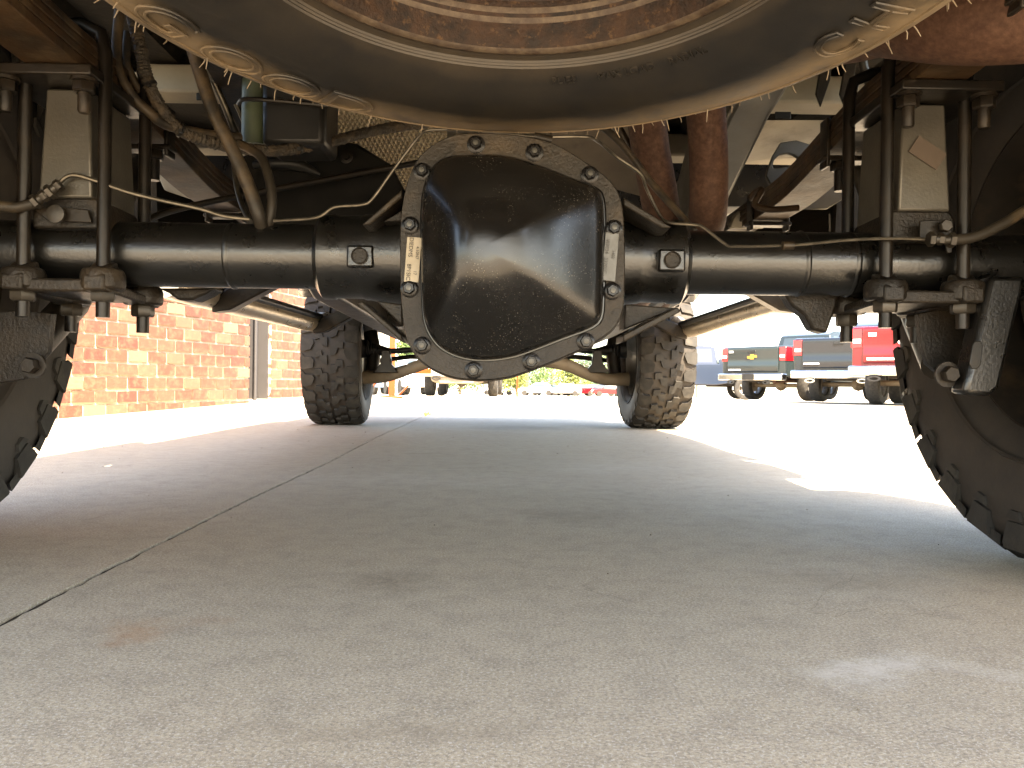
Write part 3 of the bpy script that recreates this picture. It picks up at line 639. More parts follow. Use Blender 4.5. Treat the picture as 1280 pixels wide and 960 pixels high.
# --- frame rails, crossmembers, floor
def rail(s):
    path = [(-1.1, .70), (-.6, .70), (-.1, .725), (.12, .725), (.28, .685), (.5, .60), (.72, .50), (1.0, .445), (2.4, .44), (3.4, .44), (4.4, .47)]
    h = [.13, .14, .14, .14, .15, .16, .17, .17, .17, .17, .14]
    xs = [.42]*4 + [.415, .41, .42, .43, .45, .45, .43]
    t = MB(); vv = []
    for (y, z), hh, x in zip(path, h, xs):
        for dx, dz in ((-.035, 0), (.035, 0), (.035, hh), (-.035, hh)): vv.append(T(s*x+dx, y, z+dz))
    n = len(path); fs = [(i*4+j, i*4+(j+1) % 4, (i+1)*4+(j+1) % 4, (i+1)*4+j) for i in range(n-1) for j in range(4)] + [(0,1,2,3), tuple(range((n-1)*4, n*4))]
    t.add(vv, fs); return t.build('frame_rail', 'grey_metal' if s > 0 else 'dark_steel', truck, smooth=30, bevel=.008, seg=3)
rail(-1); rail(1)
t = MB(); t.box(T(0, 1.35, .60), (.8, .10, .10)); t.build('frame_crossmember', 'dark_steel', truck, bevel=.01)
t = MB(); t.box(T(0, -.9, .74), (.8, .10, .10)); t.build('frame_crossmember', 'dark_steel', truck, bevel=.01)
# bed floor, ribbed
t = MB(); nrib = 15; prof = []
for i in range(nrib):
    x = -.80 + 1.60*i/nrib; wv = 1.60/nrib
    prof += [(x, .842), (x+wv*.4, .842), (x+wv*.5, .826), (x+wv*.9, .826)]
prof.append((.80, .842))
loop = [T(x, -1.12, z) for x, z in prof] + [T(.80, -1.12, .86), T(-.80, -1.12, .86)]
t.prism(loop, fw*2.02); t.build('bed_floor', 'under_floor', truck, smooth=20)
for y in (-1.0, -.45, .48, .85):
    t = MB()
    for a, b in ((-.80, -.60), (-.56, -.545), (-.50, .50), (.545, .56), (.60, .80)): pass
    t.prism([T(-.80, y-.035, .822), T(-.80, y-.035, .785), T(-.72, y-.035, .770), T(.72, y-.035, .770), T(.80, y-.035, .785), T(.80, y-.035, .822)], fw*.07); cmb = t.build('bed_crossmember', 'beige_metal', truck, bevel=.005)
    if y == .48:
        for px, py in ((990, 133), (246, 112)):
            c = P(px, py, 1.5); c.y = T(0, y-.0352, 0).y + (.0056 if px > 640 else -.0075)
            t = MB(); t.box(c, (.030, .003, .014)); t.build('slot', 'dark_plastic', cmb, bevel=.004)
# wheel houses and bed sides
for s in (-1, 1):
    t = MB(); arc = [(-.62, .55), (-.60, .75), (-.45, .92), (-.2, 1.0), (.2, 1.0), (.45, .92), (.60, .75), (.62, .55)]
    for i in range(len(arc)-1):
        (y0, z0), (y1, z1) = arc[i], arc[i+1]
        t.add([T(s*.70, y0, z0), T(s*.98, y0, z0), T(s*.98, y1, z1), T(s*.70, y1, z1)], [(0,1,2,3)])
    t.add([T(s*.70, y, max(z, .842)) for y, z in arc[1:-1]], [tuple(range(6))])
    t.build('wheel_house', 'under_floor', truck)
    side = [(-1.15, .66), (-.62, .62)] + [(.60*math.cos(a)*-1 if False else -.6*math.cos(a), .62 + .36*math.sin(a)) for a in [math.pi*i/10 for i in range(1, 10)]] + [(.62, .62), (.98, .60), (.98, 1.42), (-1.15, 1.42)]
    t = MB(); t.prism([T(s*.955, y, z) for y, z in side], rt*(.045*s)); t.build('bed_side', 'body_paint', truck, smooth=20)
    t = MB(); t.prism([T(s*.80, y, z) for y, z in ((-1.12, .80), (-.6, .80), (-.6, 1.0), (.6, 1.0), (.6, .80), (.9, .80), (.9, 1.38), (-1.12, 1.38))], rt*(.02*s)); t.build('bed_inner_side', 'under_floor', truck)
t = MB(); t.box(T(0, -1.16, 1.06), (1.55, .05, .66)); t.build('tailgate', 'body_paint', truck, bevel=.01)
t = MB(); t.prism([T(-.95, -1.32, .62), T(.95, -1.32, .62), T(.95, -1.18, .62), T(-.95, -1.18, .62)], ZV*.14); t.build('rear_bumper', 'chrome', truck, bevel=.02)
t = MB(); t.box(T(0, .905, 1.08), (1.60, .03, .56)); t.build('bed_front', 'under_floor', truck)
# cab, bonnet
cabp = [(1.02, .68), (2.95, .68), (2.95, 1.18), (2.75, 1.24), (2.15, 1.86), (1.95, 1.93), (1.25, 1.93), (1.08, 1.80), (1.02, 1.25)]
t = MB(); vv = []
for s in (-1, 1):
    for y, z in cabp: vv.append(T(s*(.98 if z < 1.3 else .80), y, z))
n = len(cabp); t.add(vv, [tuple(range(n)), tuple(range(2*n-1, n-1, -1))] + [(i, i+n, (i+1) % n + n, (i+1) % n) for i in range(n)]); t.build('cab', 'body_paint', truck, smooth=20, bevel=.02)
t = MB(); t.prism([T(-.95, 2.96, .95), T(-.95, 2.96, 1.2), T(-.95, 4.25, 1.12), T(-.95, 4.5, .98), T(-.95, 4.52, .75), T(-.95, 4.40, .75), T(-.95, 4.3, .95)], rt*1.9); t.build('bonnet', 'body_paint', truck, smooth=20, bevel=.02)
for s in (-1, 1):
    side = [(2.96, .68), (3.08, .66)] + [(3.66 - .58*math.cos(a), .58 + .40*math.sin(a)) for a in [math.pi*i/10 for i in range(1, 10)]] + [(4.28, .6), (4.45, .6), (4.45, .948), (2.96, .948)]
    t = MB(); t.prism([T(s*.93, y, z) for y, z in side], rt*(.05*s)); t.build('front_wing', 'body_paint', truck, smooth=20)
t = MB(); t.prism([T(-.97, 4.30, .56), T(.97, 4.30, .56), T(.85, 4.62, .56), T(-.85, 4.62, .56)], ZV*.22); t.build('front_bumper', 'chrome', truck, bevel=.02)
t = MB(); t.box(T(0, 3.7, .72), (.62, 1.1, .34)); t.build('engine', 'dark_steel', truck, bevel=.03)
t = MB(); t.tube([T(0, .45, .42), T(0, 2.1, .50)], .045, 20); t.build('driveshaft', 'dark_steel', truck)
t = MB(); t.tube([T(0, 2.1, .50), T(0, 2.35, .51), T(0, 2.6, .52), T(0, 3.2, .58)], [.06, .13, .14, .2], 20); t.build('transmission', 'dark_steel', truck)
t = MB(); t.box(T(-.68, 1.50, .72), (.34, .8, .22)); t.build('fuel_tank', 'dark_plastic', truck, bevel=.04)
t = MB(); t.box(T(0, 2.05, .47), (.86, .16, .05)); t.build('transmission_crossmember', 'dark_steel', truck, bevel=.01)

# --- step bars
for s, pts in ((-1, [(205, 352, 2.2), (262, 369, 2.5), (330, 387, 3.05), (388, 402, 3.7), (404, 402, 3.95)]), (1, [(1060, 352, 2.3), (1000, 371, 2.6), (930, 391, 3.3), (862, 411, 4.2), (846, 405, 4.4)])):
    pw = [P(*p) for p in pts]; t = MB(); t.tube(pw, .043, 20, 5); sb = t.build('step_bar', 'step_metal', truck)
    t = MB(); t.tube([p + Vector((-s*.045, 0, .022)) for p in pw[1:-1]], .014, 10, 4); t.build('step_pad', 'dark_plastic', sb)
    for k in (1, 3):
        a = pw[k]; t = MB(); b_ = a + Vector((-s*.33, .02, .10))
        t.prism([a + Vector((-s*.015, -.03, -.054)), a + Vector((-s*.07, -.03, -.046)), b_ + Vector((0, -.03, .0)), b_ + Vector((0, -.03, .03)), a + Vector((-s*.06, -.03, .02)), a + Vector((-s*.02, -.03, -.02))], (0, .06, 0)); t.build('step_bracket', 'dark_steel', sb, bevel=.006)

# --- front suspension
for s, px in ((-1, [(455, 472, 4.72), (482, 470, 4.7), (510, 462, 4.65), (550, 449, 4.6), (620, 444, 4.6)]), (1, [(785, 474, 4.72), (757, 474, 4.7), (735, 468, 4.65), (700, 454, 4.6), (630, 446, 4.6)])):
    tubepart('lower_control_arm', px, [.040, .036, .032, .036, .036], 'tan_dust', n=12)
    x0 = 463 if s < 0 else 770
    cvp = [(x0 - s*0 + (-12 if s < 0 else 12), 436, 4.76), (x0, 437, 4.76), (x0 - s*10, 438, 4.76), (x0 - s*26, 439, 4.76), (x0 - s*75, 436, 4.74)]
    t = MB(); t.tube([P(*p) for p in cvp], [.055, .05, .035, .016, .016], 14)
    for k in range(4):
        c = P(x0 - s*(k*4-3), 437, 4.76); t.lathe([(.05-.007*k, -.008), (.064-.008*k, 0), (.05-.007*k, .008)], c, rt, 16)
    t.build('half_shaft', 'dark_plastic', truck)
    xk = 482 if s < 0 else 747
    plate_px('damper_fork', [(xk-5, 438), (xk+5, 438), (xk+7, 455), (xk+16, 466), (xk-16, 466), (xk-7, 455)], 4.62, .05, 'u_steel', truck, .004)
    tubepart('tie_rod', [(x0, 452, 4.9), (x0 - s*50, 446, 4.9), (x0 - s*90, 446, 4.9)], .014, 'dark_steel', smooth=0)
    tubepart('steering_knuckle', [(x0, 415, 4.78), (x0-s*4, 440, 4.76), (x0, 478, 4.74)], .04, 'cast_dark', n=10)
t = MB(); t.box(T(0, 3.55, .42), (.5, .3, .12)); t.build('front_crossmember', 'dark_steel', truck, bevel=.02)
t = MB(); t.tube([T(-.30, 3.62, .44), T(.30, 3.62, .44)], .09, 20); t.build('front_differential', 'cast_dark', truck)

# --- exhaust
tubepart('exhaust_pipe', [(800, 40, 1.22), (806, 120, 1.27), (812, 180, 1.31), (822, 235, 1.33), (828, 275, 1.36), (828, 310, 1.44), (822, 340, 1.6), (800, 372, 2.2)], .0300, 'rust', n=28)
tubepart('exhaust_pipe', [(872, 10, 1.18), (880, 110, 1.22), (885, 180, 1.25), (886, 232, 1.26), (885, 262, 1.275), (882, 282, 1.31), (874, 300, 1.42), (862, 330, 1.65), (830, 372, 2.2)], .0290, 'rust', n=28)
tubepart('tailpipe', [(1000, -60, 1.12), (1080, 0, 1.0), (1150, 12, .93), (1220, 14, .88), (1300, 8, .84), (1420, -4, .80)], .0540, 'rust', n=36)
tubepart('tailpipe', [(930, 30, 1.2), (1020, 40, 1.08), (1110, 22, .98), (1190, -15, .92), (1290, -40, .88), (1400, -60, .84)], .042, 'rust', n=28)

# --- behind the axle, left: canister, heat shield, crossmember, hoses, loom
t = MB(); t.prism([P(x, y, 1.27) for x, y in ((326,90),(408,90),(406,182),(326,182))], (0, .10, 0)); can = t.build('vapour_canister', 'dark_plastic', truck, bevel=.01)
t = MB(); t.tube([P(319, 70, 1.30), P(318, 182, 1.30)], .020, 20); t.build('canister_end', 'green_plastic', can)
t = MB(); t.tube([P(298, 130, 1.28), P(306, 124, 1.262), P(345, 126, 1.255), P(410, 132, 1.262)], .0035, 8, 5); t.build('strap', 'dark_steel', can)
def sheet(name, px, th, mat, bevel=.002, parent=None):
    t = MB(); t.prism([P(*p) for p in px], Vector((0, th, th*.3))); return t.build(name, mat, parent or truck, bevel=bevel)
sheet('heat_shield', [(404,120,1.62),(560,120,1.62),(556,240,1.80),(505,240,1.80),(470,205,1.74),(430,185,1.70),(404,178,1.68)], .004, 'foil', .001)
sheet('heat_shield', [(690,150,1.62),(800,150,1.62),(800,245,1.80),(690,215,1.76)], .004, 'tan_dust', .001)
sheet('body_bracket', [(302,196,1.42),(318,188,1.44),(432,178,1.48),(446,180,1.48),(488,206,1.48),(512,250,1.46),(480,300,1.44),(310,300,1.42)], .012, 'dark_plastic', .006)
tubepart('stamped_ridge', [(316, 206, 1.415), (345, 204, 1.42), (372, 206, 1.43), (400, 218, 1.44)], [.006, .012, .012, .004], 'dark_plastic', n=12)
for x, y, r_ in ((433, 196, .012), (390, 262, .006)):
    c = P(x, y, 1.452); t = MB(); t.lathe([(r_, 0), (r_, -.003), (r_*.6, -.004), (r_*.6, -.010), (.0, -.010)], c, (0, 1, 0), 16); t.build('bolt', 'dark_steel', truck)
lm = MB(); pth = catmull([P(*p) for p in ((166, 20, 1.12), (176, 62, 1.12), (182, 92, 1.12), (197, 128, 1.13), (222, 160, 1.15), (262, 177, 1.18), (305, 186, 1.22), (352, 188, 1.26), (410, 178, 1.32), (470, 163, 1.38), (545, 152, 1.42))], 16)
rl = random.Random(11); lm.tube(pth, [.0075 + .0011*(i % 2) + .0012*rl.random() for i in range(len(pth))], 12); loom = lm.build('wiring_loom', 'loom', truck)
for k in (38, 66, 92, 118):
    t = MB(); tg_ = (pth[k+1]-pth[k-1]).normalized(); t.lathe([(.0088, -.002), (.0104, -.002), (.0104, .002), (.0088, .002)], pth[k], tg_, 16, caps=False); t.box(pth[k] + Vector((.004, -.010, -.004)), (.005, .006, .005)); t.build('cable_tie', 'dark_plastic', loom)
tubepart('breather_hose', [(150, 10, 1.1), (146, 60, 1.1), (150, 92, 1.1), (166, 120, 1.11), (186, 140, 1.12), (208, 156, 1.14), (250, 166, 1.17), (300, 172, 1.22)], .0068, 'hose', n=12)
tubepart('breather_hose', [(160, 40, 1.13), (158, 75, 1.13), (170, 105, 1.14), (186, 125, 1.15)], .0055, 'hose', n=12)
tubepart('breather_hose', [(238, 50, 1.06), (252, 96, 1.06), (268, 142, 1.06), (292, 190, 1.06), (312, 236, 1.06), (324, 272, 1.065), (331, 296, 1.09)], .0088, 'hose', n=14)
tubepart('breather_hose', [(300, 180, 1.14), (325, 195, 1.11), (336, 222, 1.085), (340, 250, 1.075), (337, 275, 1.075), (331, 298, 1.09)], .0062, 'hose', n=12)
tubepart('steel_pipe', [(262, 90, 1.3), (280, 130, 1.32), (292, 160, 1.34), (300, 175, 1.36)], .0055, 'line_steel')
tubepart('steel_pipe', [(270, 90, 1.34), (295, 130, 1.36), (310, 165, 1.38)], .004, 'line_steel')
tubepart('steel_pipe', [(293, 205, 1.30), (296, 232, 1.29), (303, 258, 1.27), (313, 277, 1.22)], .0045, 'line_steel')
c = P(331, 292, 1.085); t = MB(); t.lathe([(.013, -.016), (.0135, -.012), (.0135, .010), (.010, .014)], c, (.1, -.1, 1), 20); t.build('hose_fitting', 'dark_steel', truck)
tubepart('parking_brake_cable', [(150, 292, 1.2), (200, 268, 1.25), (255, 254, 1.3), (330, 239, 1.35), (420, 222, 1.4), (530, 202, 1.45)], .0052, 'dark_steel')
# brake lines
tubepart('brake_line', [(62, 245, 1.02), (72, 232, 1.02), (82, 222, 1.02), (95, 219, 1.02), (120, 226, 1.025), (160, 240, 1.03), (200, 250, 1.03), (250, 261, 1.03), (280, 270, 1.035), (312, 274, 1.04)], .0026, 'line_steel', n=8)
tubepart('brake_line', [(342, 276, 1.05), (395, 272, 1.05), (418, 259, 1.05), (452, 256, 1.05), (466, 248, 1.05), (492, 212, 1.05), (524, 170, 1.05), (536, 163, 1.05), (560, 162, 1.04)], .0021, 'line_steel', n=8)
tubepart('brake_line', [(560, 163, 1.04), (620, 166, 1.0), (672, 171, .99), (730, 171, 1.0), (748, 177, 1.02), (770, 196, 1.05), (800, 217, 1.06), (808, 236, 1.06), (824, 268, 1.06), (836, 278, 1.055), (868, 281, 1.05), (880, 285, 1.045), (908, 306, 1.04), (920, 308, 1.04), (975, 307, 1.04), (1008, 305, 1.04), (1060, 300, 1.035), (1118, 298, 1.025), (1160, 299, 1.02)], .0021, 'line_steel', n=8)
for a, b, d in (((668, 171), (690, 176), .985), ((978, 307), (992, 307), 1.036)):
    tubepart('line_clip', [(*a, d), (*b, d)], .0055, 'dark_steel', smooth=0)
tubepart('brake_hose', [(-60, 262, 1.0), (-10, 258, 1.0), (20, 259, 1.01), (44, 254, 1.015)], .0066, 'hose', n=12)
tubepart('brake_hose', [(1184, 300, 1.02), (1215, 297, 1.02), (1250, 282, 1.02), (1290, 258, 1.02), (1340, 230, 1.0)], .0066, 'hose', n=12)
for pts in ([(42, 254, 1.013), (52, 247, 1.013), (60, 242, 1.013), (70, 234, 1.013)], [(1160, 299, 1.012), (1172, 299, 1.012), (1186, 300, 1.012)]):
    t = MB()
    for i, p in enumerate(pts):
        q = P(*p); nx = P(*pts[min(i+1, len(pts)-1)]) - P(*pts[max(i-1, 0)])
        t.hexa(q, nx, .0095 if i % 2 == 0 else .0075, .007)
    t.tube([P(*p) for p in pts], .006, 10); t.build('hose_fitting', 'nut_steel', truck)
for px in ([(1150, 276), (1186, 274), (1192, 296), (1190, 316), (1184, 316), (1182, 300), (1150, 302)], [(42, 262), (66, 258), (110, 262), (114, 278), (60, 276)]): plate_px('line_bracket', px, 1.03, .004, 'dark_steel', truck)
c = P(1180, 283, 1.024); t = MB(); t.hexa(c, (0, -1, 0), .008, .008); t.build('bracket_bolt', 'nut_steel', truck)
c = P(71, 268, 1.024); t = MB(); t.lathe([(.011, 0), (.011, .004), (.006, .005)], c, (0, -1, 0), 16); t.build('bracket_bolt', 'nut_steel', truck)

# --- right: bracket with oval hole, spring hanger plates, cables
ov = [(960,212),(966,195),(976,178),(996,175),(1012,180),(1030,194),(1018,206),(1002,218),(985,232),(970,238),(962,228),(958,220)]
iv = [(954,207),(960,197),(972,191),(985,190),(993,193),(999,197),(999,202),(992,206),(982,208),(972,210),(962,212),(956,211)]
n_ = len(ov); t = MB(); t.ring([P(x, y, 1.62) for x, y in ov], [P(x*1.0, y, 1.62) for x, y in [(966,207),(968,200),(974,194),(985,191),(992,193),(998,197),(999,201),(994,205),(986,208),(979,209),(972,210),(967,210)]], (0, .012, 0)); t.build('axle_stop_bracket', 'grey_metal', truck, bevel=.002)
sheet('hanger_plate', [(982,262,1.62),(1034,262,1.62),(1060,246,1.60),(1062,206,1.62),(1010,222,1.66),(975,250,1.66)], .02, 'beige_metal', .003)
sheet('hanger_plate', [(912,286,1.75),(955,286,1.75),(957,266,1.74),(928,262,1.74),(918,272,1.74)], .02, 'beige_metal', .003)
sheet('hanger_plate', [(195,216,1.66),(235,205,1.64),(285,243,1.66),(240,250,1.68),(205,238,1.66)], .02, 'beige_metal', .003)
tubepart('parking_brake_cable', [(700, 120, 1.22), (760, 164, 1.2), (785, 190, 1.2), (812, 226, 1.2), (846, 264, 1.18), (868, 290, 1.16)], .0055, 'hose')
tubepart('steel_pipe', [(750, 120, 1.32), (771, 158, 1.32), (790, 190, 1.33), (812, 214, 1.34)], .008, 'dark_steel')
tubepart('spring_strap', [(938, 248, 1.5), (945, 240, 1.48), (952, 238, 1.46), (944, 256, 1.46), (965, 262, 1.45), (998, 260, 1.45)], .006, 'leaf_rust')
for x0 in (1030, 1060):
    sheet('floor_brace', [(x0, 60, 1.50), (x0+12, 60, 1.50), (x0+8, 100, 1.52), (x0-4, 134, 1.535), (x0-10, 118, 1.53)], .006, 'dark_steel', .001)
tubepart('floor_strut', [(1072, 40, 1.35), (1080, 85, 1.36), (1094, 128, 1.38)], .0072, 'grey_metal', smooth=0)
for s, x0 in ((1, 1000), (-1, 260)):
    pass
sheet('bed_stiffener', [(880,150,1.72),(1075,150,1.72),(1075,190,1.9),(1000,196,1.9),(880,205,1.9)], .01, 'beige_metal', .004)
sheet('bed_stiffener', [(205,120,1.72),(300,122,1.72),(300,168,1.9),(240,160,1.9),(205,150,1.9)], .01, 'under_floor', .004)
sheet('splash_liner', [(296,250,2.0),(114,190,1.85),(94,330,1.7),(299,335,2.0)], .006, 'under_floor', .002)
sheet('splash_liner', [(930,262,2.0),(1110,236,1.85),(1130,330,1.7),(925,330,2.0)], .006, 'under_floor', .002)

# ------------------------------------------------------------------ spare wheel hanging under the bed
SC = Vector((0.004, .655, 0)); ZS = .580
spare = empty('spare_wheel', (SC.x, SC.y - .038, ZS), rx=-R(7.3)); spare.scale = (1.1, 1.1, 1.0)
tag(spare, 'dusty black spare wheel with rusty rim hanging flat under the truck bed', 'spare wheel')
def sp_part(name, mb, mat, sm=45, parent=None):
    me = mb.mesh(name, sm) if isinstance(mb, MB) else mb
    o = bpy.data.objects.new(name, me); COL.objects.link(o)
    if not me.materials: me.materials.append(M[mat])
    o.parent = parent or spare; return o
SPROF = [(.198, .052), (.205, .040), (.214, .032), (.224, .0285), (.232, .025), (.245, .017), (.268, .006), (.292, .000), (.312, .000), (.330, .003), (.346, .0075), (.358, .013), (.367, .021), (.3735, .032), (.3775, .046), (.379, .07)]
def sz(r):
    for (a, b), (c, d) in zip(SPROF, SPROF[1:]):
        if a <= r <= c: return b + (d-b)*(r-a)/(c-a)
    return .06
t = MB(); H = .235
t.lathe(SPROF + [(.380, .09), (.380, H-.09), (.379, H-.07)] + [(r, H-z) for r, z in SPROF[::-1]], (0, 0, 0), (0, 0, 1), 160, caps=False)
for r0 in (.228, .231, .234, .3425): t.lathe([(r0-.0012, sz(r0)+.0005), (r0, sz(r0)-.0016), (r0+.0012, sz(r0)+.0005)], (0, 0, 0), (0, 0, 1), 160, caps=False)
tyre = sp_part('tyre', t, 'spare_rubber', 60)
t = MB(); N = 54
for i in range(N):
    for row in range(2):
        a0 = 2*math.pi*(i + .5*row)/N; a1 = a0 + 2*math.pi*.78/N; z0, z1 = ((.066, .112) if row == 0 else (.123, .168))
        vv = [(r*math.cos(a), r*math.sin(a), z) for r in (.378, .387) for z in (z0, z1) for a in (a0, a1)]
        t.add(vv, [(4,5,7,6), (0,1,5,4), (2,6,7,3), (0,4,6,2), (1,3,7,5)])
sp_part('tread', t, 'spare_rubber', 30)
t = MB(); t.lathe([(.214, .0345), (.216, .030), (.212, .027), (.206, .028), (.202, .036), (.198, .052), (.192, .064), (.1885, .067)], (0, 0, 0), (0, 0, 1), 120, caps=False); rim = sp_part('rim', t, 'rim_rust')
t = MB(); t.lathe([(.1885, .067), (.184, .070), (.178, .10), (.172, .15), (.178, .20), (.214, .215)], (0, 0, 0), (0, 0, 1), 120, caps=False); sp_part('rim_barrel', t, 'rim_inner', parent=rim)
t = MB(); t.lathe([(.2165, .0305), (.2145, .0255), (.2105, .0242), (.2065, .0268), (.2045, .0320)], (0, 0, 0), (0, 0, 1), 120, caps=False); sp_part('rim_lip', t, 'rim_lip', parent=rim)
t = MB(); t.lathe([(.1985, .050), (.1955, .0575), (.1915, .0625)], (0, 0, 0), (0, 0, 1), 120, caps=False); sp_part('rim_bead', t, 'rim_lip', parent=rim)
t = MB(); t.lathe([(.180, .105), (.165, .125), (.14, .115), (.115, .10), (.09, .105), (.07, .13), (.0, .13)], (0, 0, 0), (0, 0, 1), 90, caps=False); sp_part('wheel_disc', t, 'rim_inner', parent=rim)
def sidewall_letter(ch, ang, rmid, size, flip=False, sx=1.35):
    me = text_outline(ch, size, .0)
    bm = bmesh.new(); bm.from_mesh(me)
    bmesh.ops.triangulate(bm, faces=bm.faces); bmesh.ops.subdivide_edges(bm, edges=bm.edges, cuts=1, use_grid_fill=True)
    orig = list(bm.faces); ret = bmesh.ops.extrude_face_region(bm, geom=orig)
    top = {v for v in ret['geom'] if isinstance(v, bmesh.types.BMVert)}
    for v in bm.verts:
        x, y = v.co.x*sx, v.co.y; r = rmid + (y if flip else -y); a = ang + (x if flip else -x)/rmid
        v.co = Vector((r*math.cos(a), r*math.sin(a), sz(r) + (-.0022 if v in top else .002)))
    if size > .03:
        m2 = text_outline(ch, size, 0.0, .0012, False); vo = []
        for v in m2.vertices:
            x, y = v.co.x*sx, v.co.y; r = rmid + (y if flip else -y); a = ang + (x if flip else -x)/rmid
            vo.append(bm.verts.new((r*math.cos(a), r*math.sin(a), sz(r) - .0022 - v.co.z)))
        for p in m2.polygons: bm.faces.new([vo[k] for k in p.vertices])
        bpy.data.meshes.remove(m2)
    bmesh.ops.recalc_face_normals(bm, faces=bm.faces); bm.to_mesh(me); bm.free()
    o = sp_part('sidewall_letter', me, 'spare_rubber', parent=tyre); 
for ch, a in (('G', 157), ('O', 144.2), ('O', 133), ('D', 122.4)): sidewall_letter(ch, R(a), .320, .056)
for ch, a in (('C', 29), ('H', 20.0), ('L', 12)): sidewall_letter(ch, R(a), .308, .052, flip=False, sx=1.0)
for ch, a in (('PLIES', 80), ('MAX LOAD', 66), ('RADIAL', 52)): sidewall_letter(ch, R(a), .247, .010, sx=1.1)
t = MB(); rh = random.Random(21)
for i in range(190):
    a = 2*math.pi*i/190 + rh.gauss(0, .012); r = rh.uniform(.356, .374) if rh.random() < .85 else .34; z = sz(r)
    p0 = Vector((r*math.cos(a), r*math.sin(a), z+.002)); L = rh.uniform(.005, .016); d = Vector((math.cos(a)*.5 + rh.gauss(0, .2), math.sin(a)*.5 + rh.gauss(0, .2), -1)).normalized()
    t.tube([p0, p0 + d*L*.5, p0 + d*L + Vector((rh.gauss(0, .001), rh.gauss(0, .001), 0))], [.0007, .0006, .0004], 4)
tag(sp_part('rubber_hairs', t, 'tan_dust'), None, kind='stuff')
t = MB(); t.tube([(0, 0, .10), (0, 0, .30)], .01, 8); sp_part('winch_cable', t, 'dark_steel')

# ------------------------------------------------------------------ brick building on the left
A0 = Vector((-2.62, 3.55, 0)); WT = Vector((.258, .966, 0)).normalized(); WN = Vector((.966, -.258, 0)).normalized()
A1 = Vector((-1.95, 6.15, 0)); A0 = A1 - WT*3.6
bld = empty('brick_building', A1)
tag(bld, 'red brick building wall with pale mottled bricks beyond the left rear wheel', 'building')
def wallbox(a, b, z0, z1, th, name, mat):
    t = MB(); t.prism([a + ZV*z0, b + ZV*z0, b + ZV*z1, a + ZV*z1], -WN*th); return t.build(name, mat, bld)
B0 = Vector((-1.955, 6.74, 0)); B1 = B0 + WT*.75
wallbox(A0, A1, -.3, 2.7, .25, 'wall', 'mortar'); wallbox(B0, B1, -.3, 2.7, .25, 'wall', 'mortar')
wallbox(A0 - WN*.25, B1 - WN*.25, 2.4, 2.7, .05, 'lintel', 'door_grey')
bl, bh, jt = .158, .064, .015
brick = MB(); h_ = .5
brick.box((0, 0, 0), (bl, .03, bh)); bme = brick.mesh('brick', 0); bme.materials.append(M['brick'])
rotw = math.atan2(WT.y, WT.x); rb = random.Random(13)
cand = []
for (a, L) in ((A0, (A1-A0).length), (B0, .75)):
    for row in range(-2, 34):
        zc = -.02 + row*(bh+jt); s0 = -(bl+jt)*.5*(row % 2)
        k = 0
        while True:
            sc_ = s0 + (bl+jt)*k + bl/2; k += 1
            if sc_ - bl/2 > L: break
            lo_, hi_ = max(sc_-bl/2, 0), min(sc_+bl/2, L)
            if hi_ - lo_ < .03: continue
            c = a + WT*((lo_+hi_)/2) + ZV*zc
            u = 640 + 1040*c.x/c.y; v = 480 - 1040*(c.z-.238)/c.y + (u-640)*.0122
            vis = (70 < u < 375 and 352 < v < 530)
            cand.append((0 if vis else 1, c.y, c, (hi_-lo_)/bl))
cand.sort(key=lambda q: (q[0], q[1]))
rest = MB()
for i, (nv, _, c, sx) in enumerate(cand):
    pr = rb.uniform(-.002, .0025); dz = rb.gauss(0, .0012)
    if i < 290 and not nv:
        o = bpy.data.objects.new('brick', bme); COL.objects.link(o); o.parent = bld; o.matrix_parent_inverse = Matrix.Translation(-A1)
        o.location = c + WN*(-.006+pr) + ZV*dz; o.rotation_euler = (0, rb.gauss(0, .004), rotw + rb.gauss(0, .003)); o.scale = (sx, 1, 1)
    else:
        rest.box(c + WN*(-.008+pr) + ZV*dz, (bl*sx, .03, bh), Matrix.Rotation(rotw, 3, 'Z'))
tag(rest.build('bricks', 'brick', bld, smooth=0), None, kind='stuff')
dr = empty('door', A1 - WN*.12, bld)
t = MB(); t.prism([A1 - WN*.24 + ZV*-.1, B0 - WN*.24 + ZV*-.1, B0 - WN*.24 + ZV*2.6, A1 - WN*.24 + ZV*2.6], -WN*.04); t.build('door_leaf', 'glass', dr)
t = MB(); t.box(B0 - WT*.012 - WN*.135 + ZV*1.1, (.02, .23, 2.6), Matrix.Rotation(rotw, 3, 'Z')); t.build('jamb_shade_panel', 'frame_shade_dark', dr)  # added dark panel, paints shade over the brick end face of the opening
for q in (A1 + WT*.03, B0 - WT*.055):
    t = MB(); t.box(q - WN*.16 + ZV*1.1, (.06, .12, 2.5), Matrix.Rotation(rotw, 3, 'Z')); t.build('door_frame', 'frame_shade_dark', dr, bevel=.004)
t = MB(); t.tube([A1 + WT*.30 - WN*.13 + ZV*.0, A1 + WT*.30 - WN*.13 + ZV*2.0], .012, 10); t.build('door_pull', 'frame_shade_dark', dr)

